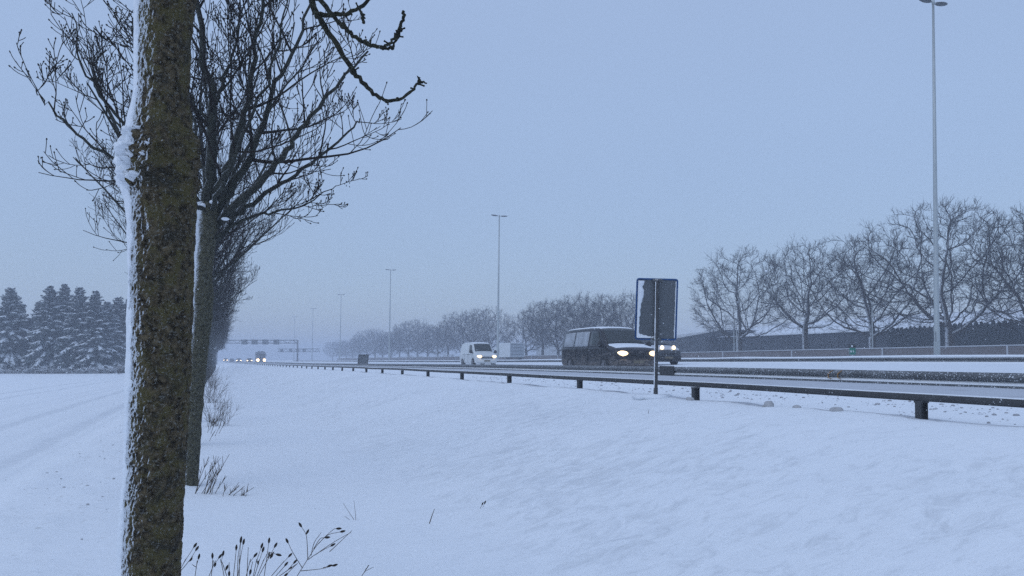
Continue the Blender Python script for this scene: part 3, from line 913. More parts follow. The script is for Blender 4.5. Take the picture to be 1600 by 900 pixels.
# ------------------------------------------------------------------ big bare trees beyond the motorway
def oak_tree(label, loc, seed, RW=6.5, H=13.5, fork=2.6, low=2.2, NA=1150, flat=1.0, shell=.42):
    """broad crowned tree: limbs grow towards free space inside a domed envelope"""
    rng = random.Random(seed); nr = np.random.RandomState(seed)
    # attraction points in an uneven dome
    A = []
    while len(A) < NA:
        p = nr.uniform(-1, 1, 3)
        q = np.linalg.norm(p)
        if q > 1 or (q < shell and nr.rand() < .55): continue
        az = math.atan2(p[1], p[0])
        k = 1 + .17 * math.sin(az * 3 + seed) + .13 * math.sin(az * 5 + seed * 2 + p[2] * 4)
        zc = low + (H - low) * .46
        z = zc + p[2] * (H - zc if p[2] > 0 else zc - low)
        A.append((p[0] * RW * k, p[1] * RW * k, z))
    A = np.array(A)
    step = .42
    N = [(0.0, 0.0, -.6)]; par = [-1]
    z = -.6
    while z < fork:
        z += step; N.append((N[-1][0] + nr.normal(0, .02), N[-1][1] + nr.normal(0, .02), z)); par.append(len(N) - 2)
    N = [np.array(n) for n in N]
    first = len(N) - 3
    alive = np.ones(len(A), bool)
    near = np.full(len(A), -1); nd = np.full(len(A), 1e9)
    def upd(i0):
        P = np.array(N[i0:])
        for c in range(0, len(P), 400):
            D = np.linalg.norm(A[:, None] - P[None, c:c + 400], axis=2)
            j = D.argmin(1); d = D[np.arange(len(A)), j]
            m = d < nd
            nd[m] = d[m]; near[m] = j[m] + i0 + c
    upd(first)
    for it in range(70):
        idx = np.where(alive)[0]
        if len(idx) < 12: break
        n0 = len(N)
        groups = {}
        for i in idx: groups.setdefault(int(near[i]), []).append(i)
        for j, ids in groups.items():
            v = A[ids] - N[j]; v = (v / np.linalg.norm(v, axis=1)[:, None]).sum(0)
            d = v / (np.linalg.norm(v) + 1e-9)
            if par[j] >= 0 and j > first:
                pd = N[j] - N[par[j]]; d = d * .75 + pd / np.linalg.norm(pd) * .45
            d = d + nr.normal(0, .16, 3); d /= np.linalg.norm(d)
            N.append(N[j] + d * step); par.append(j)
        upd(n0)
        alive &= nd > .62
        if len(N) > 3600: break
    n = len(N); kids = [[] for _ in range(n)]
    for i in range(1, n): kids[par[i]].append(i)
    leaf = np.zeros(n)
    for i in range(n - 1, -1, -1): leaf[i] = sum(leaf[k] for k in kids[i]) if kids[i] else 1
    rad = .0175 * leaf ** .52
    rad = rad * min(1.0, .40 / rad[0]) if rad[0] > .4 else rad
    rad = np.maximum(rad, .014)
    wood, twigs = MB(), MB()
    stack = [(0, None)]
    while stack:
        i, p = stack.pop()
        chain = ([p] if p is not None else []) + [i]
        while kids[chain[-1]]:
            ks = sorted(kids[chain[-1]], key=lambda k: -leaf[k])
            for k in ks[1:]: stack.append((k, chain[-1]))
            chain.append(ks[0])
        rr_ = [float(rad[c]) for c in chain]
        if p is not None: rr_[0] = rr_[1]
        for q in range(1, len(rr_)): rr_[q] = min(rr_[q], rr_[q - 1])
        P = [Vector(N[c]) for c in chain]
        big = rr_[0] > .05
        (wood if big else twigs).tube(P, rr_, 8 if rr_[0] > .12 else 5 if big else 4, True)
    ctr = np.array([0, 0, H * .38])
    for i in range(first + 2, n):
        if leaf[i] > 7: continue
        d0 = N[i] - N[par[i]]; d0 = Vector(d0).normalized()
        out = Vector(N[i] - ctr).normalized()
        for q in range(3 if leaf[i] <= 2 else 1):
            d = (d0 * .6 + out * .5 + rand_perp(rng, d0) * .75 + Vector((0, 0, .15))).normalized()
            L = rng.uniform(.45, 1.0)
            pt = wander(rng, N[i], d, L, 3, .14, .03)
            twigs.tube(pt, [.011, .0095, .008, .007], 3, False)
            for w in range(rng.randint(1, 3)):
                b_ = pt[rng.randint(1, 2)]
                e = (d + rand_perp(rng, d) * rng.uniform(.5, .9)).normalized()
                twigs.tube([b_, b_ + e * L * .25, b_ + (e + Vector((0, 0, .15))) * L * rng.uniform(.4, .6)], [.008, .0072, .0065], 3, False)
    t = thing('bare_tree', label, 'tree', loc, 0, 'bare trees beyond the motorway')
    wood.build('trunk', M['bark_far'], t)
    twigs.build('crown', M['twig_far'], t)
    return t
XT = 61.0
def tree_at(px, X=XT):
    p = atX(px, 545, X)
    return (p.x, p.y, gz(p.x, p.y))
oaks = []
defs = [(1157, 'broad bare tree leftmost of the big group at the right', 41, dict(RW=6.8, H=14.4)),
        (1258, 'dense fan shaped bare tree second from the left in the big group', 42, dict(RW=5.6, H=13.6, low=3.2)),
        (1363, 'bushy bare tree just right of the small green sign', 43, dict(RW=6.8, H=12.9, low=2.0, NA=1050)),
        (1484, 'tallest bare tree, standing right behind the nearest tall lamp post', 44, dict(RW=7.8, H=14.6, low=2.4, NA=1250)),
        (1634, 'bare tree cut off by the right edge of the picture', 45, dict(RW=6.8, H=12.4, low=2.0))]
for px, lb, sd_, kw in defs:
    oaks.append(oak_tree(lb, tree_at(px), sd_, **kw))
oaks[4].rotation_euler = (0, 0, 1.0)
far = [(985, 11.2), (950, 12.0), (925, 12.6), (897, 11.8), (872, 11.5), (848, 12.2), (822, 11.6), (765, 14.0), (742, 12.4), (722, 13.0), (700, 12.0), (684, 11.6), (668, 12.3), (652, 13.3), (638, 12.8), (624, 12.4), (611, 12.0), (598, 12.4), (586, 13.4), (574, 13.0), (562, 12.4), (551, 11.6), (541, 11.2), (531, 11.0), (520, 11.0)]
flab = ['bare tree directly left of the blue edged sign', 'second bare tree left of the blue edged sign', 'bare tree behind the black van\'s windscreen', 'bare tree above the rear of the black van',
        'bare tree just left of the black van', 'bare tree between the white box truck and the black van', 'bare tree right above the white box truck', 'tall bare tree behind the middle lamp post',
        'bare tree above the small white van\'s roof', 'rounded bare tree above the rear of the small white van']
for i, (px, h) in enumerate(far):
    s = h / 13.6
    O2 = ['first', 'second', 'third', 'fourth', 'fifth', 'sixth', 'seventh', 'eighth', 'ninth', 'tenth']
    lb = flab[i] if i < len(flab) else (f'{O2[i - 10]} hazy bare tree leftwards from the small white van' if px > 612 else f'{O2[i - 16]} faint bare tree leftwards from the third lamp post')
    copy_tree(oaks[(i * 3 + 1) % 5], tree_at(px, XT + 1.2 * math.sin(i * 2.2)), i * 1.7 + .4, lb, 'bare trees beyond the motorway', (s * 1.0, s * 1.0, s))

# low snowy bushes along the far row
def bush(label, loc, seed, h=2.6):
    rng = random.Random(seed); a, b_ = MB(), MB()
    for k in range(16):
        d = Vector((rng.gauss(0, .5), rng.gauss(0, .5), 1)).normalized()
        pts = wander(rng, (rng.gauss(0, .5), rng.gauss(0, .5), -.2), d, h * rng.uniform(.6, 1), 5, .16, .02)
        a.tube(pts, [.035, .03, .025, .02, .016, .012], 4)
        for q in range(9):
            i = rng.randint(1, 4)
            pt = wander(rng, pts[i], d + rand_perp(rng, d) * 1.2, rng.uniform(.5, 1.1), 3, .25, -.03)
            a.tube(pt, [.016, .013, .011, .010], 3)
            if rng.random() < .7: b_.tube([p + Vector((0, 0, .03)) for p in pt], [.03, .035, .03, .015], 4)
    t = thing('snowy_bush', label, 'bush', loc, 0, 'snowy bushes under the far trees')
    a.build('branches', M['twig_far'], t); b_.build('snow_cover', M['spruce_snow'], t)
    return t
bp = [bush('snowy bush beside the foot of the third lamp post', (*tree_at(590, 55)[:2], tree_at(590, 55)[2]), 61), bush('snow loaded bush left of the small white van', tree_at(690, 55), 62)]
bl = [(672, 'second snow loaded bush left of the small white van'), (655, 'third snow loaded bush left of the small white van'), (640, 'fourth snow loaded bush left of the small white van'), (626, 'snowy bush just right of the third lamp post'), (575, 'snowy bush above the tilted dark board'), (555, 'faint snowy bush left of the tilted dark board'),
      (840, 'snowy bush right of the white box truck'), (783, 'snowy bush between the white box truck and the middle lamp post'), (705, 'snowy bush half behind the small white van')]
for i, (px, lb) in enumerate(bl):
    copy_tree(bp[i % 2], tree_at(px, 55 + (i % 3)), i * 1.3, lb, 'snowy bushes under the far trees', .8 + .15 * (i % 3))
for i, (px, lb) in enumerate(((8, 'leftmost low snowy bush at the foot of the spruces'), (38, 'second low snowy bush from the left at the foot of the spruces'), (64, 'third low snowy bush from the left at the foot of the spruces'), (108, 'low snowy bush at the foot of the tallest spruces'), (133, 'low snowy bush at the foot of the slim spruce'), (172, 'low snowy bush nearest the mossy trunk, foot of the spruces'))):
    p = atD(px, 578, 101)
    copy_tree(bp[i % 2], (p.x, p.y, gz(p.x, p.y)), i * 1.1, lb, 'snowy bushes at the foot of the spruces', (1.5, 1.2, .42 + .1 * (i % 3)))
# winter shrubs in the tree row
def shrub(label, px, py, seed, h=.55, n=16, X=None):
    rng = random.Random(seed)
    d = 11.0 if X is None else X
    p = atD(px, py, d); z = gz(p.x, p.y)
    a = MB()
    for k in range(n):
        dd = Vector((rng.gauss(.1, .35), rng.gauss(0, .35), 1)).normalized()
        pts = wander(rng, (rng.gauss(0, .12), rng.gauss(0, .12), -.05), dd, h * rng.uniform(.5, 1), 4, .12, 0)
        a.tube(pts, [.004, .0035, .003, .0025, .002], 4)
        for q in range(5):
            i = rng.randint(1, 3)
            a.tube(wander(rng, pts[i], dd + rand_perp(rng, dd) * .8, h * .25, 2, .15, .05), [.0025, .002, .0016], 3)
    t = thing('dry_shrub', label, 'shrub', (p.x, p.y, z), 0, 'dry shrubs along the tree row')
    a.build('twigs', M['stem'], t)
    return t
shrub('low dry shrub in the snow just past the second tree trunk', 334, 640, 71, .9, 26, 18)
shrub('faint dry shrub further along the row, under the third tree', 330, 610, 72, 1.3, 30, 28)
shrub('dry shrub furthest along the row of trees, before the sign gantry', 331, 600, 73, 1.8, 34, 44)

# ------------------------------------------------------------------ snowy spruces on the left
def spruce(label, loc, seed, H=11.5, Rb=3.0):
    rng = random.Random(seed)
    tr, nd, sn = MB(), MB(), MB()
    tr.tube([(0, 0, -.3), (0, 0, H * .5), (0, 0, H * .98)], [.17, .10, .015], 7)
    def card(mb, c, d, w, l, droop, lift=0.0):
        s = d.cross(Vector((0, 0, 1)))
        if s.length < .05: s = Vector((1, 0, 0))
        s.normalize()
        a = c + Vector((0, 0, lift)); e = a + d * l + Vector((0, 0, -droop * l))
        m_ = a.lerp(e, .55)
        base = len(mb.v)
        up_ = Vector((0, 0, .04 + .05 * rng.random()))
        mb.v += [tuple(a), tuple(m_ + s * w - up_), tuple(e), tuple(m_ - s * w - up_)]
        mb.f += [(base, base + 1, base + 2), (base, base + 2, base + 3)]
    z = .35
    def shape(f): return Rb * (f ** .72) + .12
    while z < H * .985:
        f = 1 - z / H
        Rz = shape(f)
        nb = max(4, int(5 + 6 * f))
        a0 = rng.random() * 7
        for k in range(nb):
            az = a0 + 2 * math.pi * k / nb + rng.uniform(-.3, .3)
            L = Rz * rng.choice((rng.uniform(.55, .85), rng.uniform(.85, 1.2)))
            el = (.62 * (1 - f) - .05 * f) + rng.uniform(-.12, .12)
            n = max(3, int(L / .24))
            p = Vector((0, 0, z + rng.uniform(-.2, .2)))
            d = Vector((math.cos(az) * math.cos(el), math.sin(az) * math.cos(el), math.sin(el)))
            loaded = rng.random()
            for i in range(n):
                t_ = (i + 1) / n
                q = p + d * (L / n)
                d = (d + Vector((0, 0, -.085 if t_ < .75 else .05))).normalized()
                wd = (.35 + .75 * L / 3) * (1 - .72 * t_) + .14
                dn = (q - p).normalized()
                for side in (-1, 1):
                    sdv = dn.cross(Vector((0, 0, 1))).normalized() * side
                    for rep in range(3):
                        dd = (dn * rng.uniform(.35, 1.0) + sdv * rng.uniform(.4, 1.0)).normalized()
                        c = p.lerp(q, rng.random())
                        l_ = wd * rng.uniform(.6, 1.15)
                        card(nd, c, dd, .09 + .06 * rng.random(), l_, rng.uniform(.1, 1.1))
                        if loaded > .10 and t_ > .15 and rng.random() < .72:
                            card(sn, c, dd, .08 + .07 * rng.random(), l_ * .85, rng.uniform(.15, .8), .07)
                card(nd, p, dn, .10, (q - p).length * 1.5, .1)
                if (loaded > .10 and rng.random() < .95) or rng.random() < .12: card(sn, p, dn, .12, (q - p).length * 1.5, .05, .06)
                p = q
        z += .16 + .20 * f
    t = thing('spruce_tree', label, 'tree', loc, 0, 'snowy spruces at the edge of the field')
    tr.build('trunk', M['bark_far'], t); nd.build('crown', M['needle'], t, False); sn.build('snow_cover', M['spruce_snow'], t, False)
    return t
def sp_at(px, d=104.0, dd=0):
    p = atD(px, 577, d + dd)
    return (p.x, p.y, gz(p.x, p.y) - .1), d + dd
sprs = []
sdefs = [(14, 449, 0, 4.2, 'broad snowy spruce at the left edge of the picture'), (76, 446, 0, 3.7, 'dark pointed spruce second from the left edge'), (99, 443, 3, 3.3, 'tallest snowy spruce, third from the left edge'),
         (122, 447, 0, 3.4, 'slim pointed spruce in the middle of the spruce group')]
for i, (px, top, dd, rb_, lb) in enumerate(sdefs):
    loc, d = sp_at(px, dd=dd)
    zt = atD(px, top, d).z
    sprs.append(spruce(lb, loc, 81 + i, zt - loc[2], rb_))
    sprs[-1]['H'] = zt - loc[2]
more = [(-30, 452, 1, 'spruce mostly outside the left edge of the picture'), (46, 497, 2, 'short snowy spruce between the two leftmost tall ones'), (148, 454, 0, 'snowy spruce just right of the slim pointed one'), (166, 470, 2, 'small topped spruce third from the mossy trunk'),
        (183, 463, 6, 'hazy spruce close to the left side of the mossy trunk'), (203, 462, 7, 'spruce peeping out beside the snow on the mossy trunk'),
        (32, 478, 9, 'spruce set back behind the leftmost broad one'), (60, 470, 9, 'spruce set back left of the dark pointed one'), (110, 468, 9, 'spruce set back behind the tallest ones'), (137, 472, 9, 'spruce set back right of the slim one'),
        (225, 458, 8, 'spruce behind the mossy trunk'), (250, 462, 10, 'spruce right behind the mossy trunk, mostly hidden')]
for i, (px, top, dd, lb) in enumerate(more):
    loc, d = sp_at(px, dd=dd)
    h = atD(px, top, d).z - loc[2]
    src = sprs[i % 4]; s = h / src['H']
    if px > 215: continue
    copy_tree(src, loc, 1.1 + i * 1.9, lb, None, (max(s, .72) * 1.05, max(s, .72) * 1.05, s))
for o in bpy.data.objects:
    if 'H' in o.keys(): del o['H']
shrub('low bare bush at the right end of the spruces, beside the mossy trunk', 186, 580, 74, 1.8, 40, 95)

# ------------------------------------------------------------------ lamp posts
def lamp(label, loc, H, lean=0.0):
    t = thing('lamp_post', label, 'lamp post', loc, 0, 'tall lamp posts on the central reserve')
    pole = MB()
    pole.tube([(0, 0, -.3), (0, 0, 1.3), (0, 0, 1.35), (0, 0, H * .5), (0, 0, H)], [.135, .13, .115, .085, .05], 14)
    o = pole.build('pole', M['lamp_steel'], t); 
    hd = MB(); hd.box((0.11, 0, .9), (.02, .12, .45)); hd.box((-0.115, 0, .9), (.02, .12, .45)); hd.build('access_door', M['lamp_head'], t, False)
    arm = MB(); arm.tube([(-.30, 0, H - .04), (0, 0, H - .02), (.30, 0, H - .04)], .03, 8)
    arm.tube([(0, 0, H - .12), (0, 0, H + .07)], .06, 10)
    arm.build('arm', M['lamp_steel'], t)
    for s in (-1, 1):
        h = MB()
        h.ball((0, 0, 0), (.37, .17, .07), 16, 8, Matrix.Rotation(s * R(-5), 3, 'Y'))
        hh = h.build('lamp_head', M['lamp_head'], t); hh.location = (s * .50, 0, H)
        sn_ = MB(); sn_.ball((0, 0, 0), (.33, .14, .045), 12, 6, Matrix.Rotation(s * R(-5), 3, 'Y'))
        q = sn_.build('snow_cap', M['snow_crust'], hh); q.location = (0, 0, .045)
    t.rotation_euler = (0, lean, 0)
    return t
names = ['nearest and tallest lamp post at the right, its twin heads cut by the top edge', 'middle lamp post standing behind the small white van', 'third lamp post, rising right of the tilted dark board', 'fourth lamp post, faint, left of the tilted dark board',
         'fifth lamp post, very faint in the haze', 'sixth and faintest lamp post, just right of the sign gantry']
lx = [(1464, 552, 30.0, 3), (777.5, 553, None, 337), (608, 556, None, 421.5), (531, 558, None, 460), (487.5, 560, None, 482), (459, 560, None, 495)]
y0 = atX(1464, 552, 30.0).y
lamp0 = None
for k, (px, pb, X, pt) in enumerate(lx):
    yk = y0 + 55.5 * k
    # point on the ray whose y is yk
    r_ = ray(px, pb); p = Vector((0, 0, EYE)) + r_ * (yk / r_.y)
    z = gz(p.x, p.y)
    if k == 0:
        tt = ray(1457.5, pt); q = Vector((0, 0, EYE)) + tt * (p.y / tt.y)
        H0 = q.z - z
        lamp0 = lamp(names[0], (p.x, p.y, z), H0, 0.012)
    else:
        tt = ray(px, pt); q = Vector((0, 0, EYE)) + tt * (p.y / tt.y)
        c = copy_tree(lamp0, (p.x, p.y, z), 0, names[k], 'tall lamp posts on the central reserve', (1.15, 1.15, (q.z - z) / H0))
        c.rotation_euler = (0, 0.012, 0)

# ------------------------------------------------------------------ road sign seen from behind
def road_sign():
    Xs = 6.42
    b = atX(1024.5, 609, Xs); d = (b - Vector((0, 0, EYE))).dot(FW)
    zg = gz(b.x, b.y)
    t = thing('road_sign', 'back of a tall rectangular sign with blue rim on a grey post', 'road sign', (b.x, b.y, zg), 0)
    org = Vector((b.x, b.y, zg))
    q = lambda px, py, dd=0.0: atD(px, py, d + dd) - org
    # panel plane: faces the traffic, seen at an angle
    nrm = Vector((math.sin(R(8)), -math.cos(R(8)), 0))   # towards the camera side
    BL, BR, TR, TL = q(992.5, 529.5, -.02), q(1055.5, 531, .06), q(1058.5, 437, .06), q(995.5, 435.5, -.02)
    n = (BR - BL).cross(TL - BL).normalized()
    if n.dot(FW) > 0: n = -n
    def quad_slab(c4, o0, o1, name, mat, inset=0.0, parent=t):
        c = sum(c4, Vector()) / 4
        mb = MB()
        for o in (o0, o1):
            for v in c4:
                w = c + (v - c) * (1 - inset) + n * o
                mb.v.append(tuple(w))
        mb.f = [(0, 1, 2, 3), (7, 6, 5, 4), (0, 4, 5, 1), (1, 5, 6, 2), (2, 6, 7, 3), (3, 7, 4, 0)]
        return mb.build(name, mat, parent, False)
    quad_slab([BL, BR, TR, TL], -0.006, 0.004, 'sign_panel', M['sign_back'], 0.01)
    # blue rim: rounded tube frame
    mb = MB()
    cs = [BL, BR, TR, TL]; loop = []
    for i in range(4):
        p, a, c = cs[i], cs[i - 1], cs[(i + 1) % 4]
        ra_, rc2 = p + (a - p).normalized() * .035, p + (c - p).normalized() * .035
        for k in range(5):
            s = k / 4
            loop.append(ra_.lerp(p, s).lerp(p.lerp(rc2, s), s))
    loop.append(loop[0])
    mb.tube([v + n * .006 for v in loop], .0135, 8)
    mb.build('blue_rim', M['sign_blue'], t)
    # snow stuck to the back: ragged strip on the left edge, thin line on the right, pile at the foot
    rng = random.Random(3)
    def on(u, v, o=.006): return (BL.lerp(BR, u)).lerp(TL.lerp(TR, u), v) + n * o
    mb = MB()
    NV = 90
    for i in range(NV + 1):
        v = .03 + .94 * i / NV
        w = .03 + .11 * v ** .8 + .022 * float(fbm(v * 14, 0, 0, 4, 4)) * 2 + (.06 * max(0, .09 - v) / .09)
        mb.v += [tuple(on(.025, v, .005)), tuple(on(.025, v, .016)), tuple(on(.03 + w * .8, v, .016)), tuple(on(.03 + w, v, .004))]
    for i in range(NV):
        for j in range(3):
            a = i * 4 + j; mb.f.append((a, a + 4, a + 5, a + 1))
    NU = 60
    base = len(mb.v)
    for i in range(NU + 1):
        u = .03 + .44 * i / NU
        h = .028 + .03 * (1 - i / NU) ** 2 * 2 + .012 * float(fbm(u * 25, 5, 0, 6, 3))
        mb.v += [tuple(on(u, .02, .02)), tuple(on(u, .02 + h * .8, .016)), tuple(on(u, .02 + h, .004))]
    for i in range(NU):
        for j in range(2):
            a = base + i * 3 + j; mb.f.append((a, a + 3, a + 4, a + 1))
    base = len(mb.v)
    for i in range(NV + 1):
        v = .03 + .94 * i / NV; w = .022 + .008 * float(fbm(v * 20, 9, 0, 7, 3))
        mb.v += [tuple(on(.978 - w, v, .004)), tuple(on(.978 - w * .7, v, .014)), tuple(on(.978, v, .008))]
    for i in range(NV):
        for j in range(2):
            a = base + i * 3 + j; mb.f.append((a, a + 3, a + 4, a + 1))
    for k in range(46):                                  # stray flecks
        u, v = rng.uniform(.2, .95), rng.uniform(.05, .95)
        mb.ball(on(u, v, .005), (.003 + .004 * rng.random(), .003, .002 + .002 * rng.random()), 5, 4)
    mb.build('stuck_snow', M['snow_crust'], t)
    # post and brackets
    foot, top = q(1024.5, 612, -.03), q(1027, 439, -.03)
    ax = (top - foot).normalized()
    mb = MB(); mb.tube([foot - ax * .3, foot + ax * .06, foot + ax * .065, top], [.034, .034, .030, .030], 14); mb.build('post', M['steel_dark'], t)
    mb = MB()
    side = -RT * .85 - FW * .35
    wob = [float(vnoise(i * .6, 0, 0, 3)) for i in range(40)]
    P_ = [foot.lerp(top, i / 39) + side.normalized() * .026 for i in range(40)]
    mb.tube(P_, [.010 + .003 * w for w in wob], 7); mb.build('snow_line', M['snow_crust'], t)
    for v in (.0, .975):
        c = on(.5, v, .02); br = MB(); e = (BR - BL).normalized()
        br.tube([c - e * .085, c + e * .085], .022, 8); br.tube([c - e * .05 + n * .02, c + e * .05 + n * .02], .03, 8)
        br.build('bracket', M['steel'], t)
    mb = MB()
    mb.ball((0, 0, .0), (.22, .2, .06), 14, 8); mb.ball((-.22, .1, .0), (.12, .12, .05), 10, 6); mb.ball((.3, .25, -.01), (.16, .12, .05), 10, 6)
    mb.v = [tuple(np.array(v) * (1 + .18 * float(vnoise(v[0] * 12, v[1] * 12, v[2] * 12, 3)))) for v in mb.v]
    o = mb.build('snow_mound', M['snow_crust'], t); o.location = (0, 0, 0.0)
road_sign()

# ------------------------------------------------------------------ vehicles
class Loft:
    """body surface lofted from cross sections; st rows: y, zb, zbelt, ztop, wb, wbelt, wtop"""
    def __init__(s, st, sub=6):
        rows = []
        for r in st:
            y, zb, zl, zt, wb, wl, wt = r
            cr = min(.10, (zt - zl) * .35)
            half = [(0, zb), (wb * .85, zb), (wb * .97, zb + .04), (wb, zb + .12), (wl, zb + (zl - zb) * .55), (wl * .992, zl - .03), (wl * .975, zl), (wt + (wl - wt) * .12, zt - cr), (wt - .02, zt - cr * .35), (wt - .10, zt), (wt * .5, zt + .025), (0, zt + .03)]
            full = [(x, y, z) for x, z in half] + [(-x, y, z) for x, z in half[-2:0:-1]]
            rows.append(full)
        s.P = np.array(rows); s.n = s.P.shape[1]
    def at(s, i, j, o=0.0):
        m = s.P.shape[0]
        i = max(0, min(m - 1.001, i)); i0 = int(i); fi = i - i0
        j = j % s.n; j0 = int(j); fj = j - j0; j1 = (j0 + 1) % s.n
        a = s.P[i0, j0] * (1 - fj) + s.P[i0, j1] * fj
        b = s.P[i0 + 1, j0] * (1 - fj) + s.P[i0 + 1, j1] * fj
        p = a * (1 - fi) + b * fi
        if o:
            du = b - a
            dv = (s.P[i0, j1] - s.P[i0, j0]) * (1 - fi) + (s.P[i0 + 1, j1] - s.P[i0 + 1, j0]) * fi
            nn = np.cross(dv, du)
            L = np.linalg.norm(nn)
            if L > 1e-9: nn = nn / L
            c = np.array([0, p[1], (s.P[i0, 0, 2] + s.P[i0, s.n // 2, 2]) / 2])
            if np.dot(nn, p - c) < 0: nn = -nn
            p = p + nn * o
        return p
    def body(s, mat, parent, name='body'):
        o = grid_obj(name, s.P, mat, parent, True, True)
        me = o.data
        import bmesh as _b
        bm = _b.new(); bm.from_mesh(me); bm.verts.ensure_lookup_table()
        n = s.n; m = s.P.shape[0]
        bm.faces.new([bm.verts[k] for k in range(n)][::-1]); bm.faces.new([bm.verts[(m - 1) * n + k] for k in range(n)])
        _b.ops.recalc_face_normals(bm, faces=bm.faces)
        bm.to_mesh(me); bm.free()
        bv = o.modifiers.new('bevel', 'BEVEL'); bv.width = .025; bv.segments = 3; bv.limit_method = 'ANGLE'; bv.angle_limit = R(28)
        return o
    def patch(s, name, i0, i1, j0, j1, mat, parent, o=0.008, ni=10, nj=10, shape=None):
        P = np.zeros((ni + 1, nj + 1, 3))
        for a in range(ni + 1):
            for b in range(nj + 1):
                u, v = a / ni, b / nj
                if shape: u, v = shape(u, v)
                P[a, b] = s.at(i0 + (i1 - i0) * u, j0 + (j1 - j0) * v, o)
        ob = grid_obj(name, P, mat, parent)
        so = ob.modifiers.new('thick', 'SOLIDIFY'); so.thickness = .012; so.offset = 0
        return ob
def wheel(parent, x, y, r, w=.2):
    mb = MB(); s = 1 if x > 0 else -1
    mb.tube([(0, 0, 0), (s * .02, 0, 0), (s * (w - .02), 0, 0), (s * w, 0, 0)], [r * .92, r, r, r * .9], 28)
    o = mb.build('wheel', M['rubber'], parent, False); o.location = (x - s * w, y, r)
    rm_ = MB(); rm_.tube([(s * (w - .01), 0, 0), (s * (w + .006), 0, 0)], [r * .62, r * .56], 20)
    for k in range(5):
        a = k * 2 * math.pi / 5
        rm_.tube([(s * (w + .008), 0, 0), (s * (w + .012), r * .56 * math.cos(a), r * .56 * math.sin(a))], [.045, .03], 6)
    rm_.build('rim', M['rim'], o, False)
def arch(parent, x, y, r):
    mb = MB(); s = 1 if x > 0 else -1
    mb.tube([(x - s * .02, y, r * .95), (x + s * .004, y, r * .95)], [r * 1.17, r * 1.17], 30)
    return mb.build('wheel_arch', M['plastic'], parent, False)

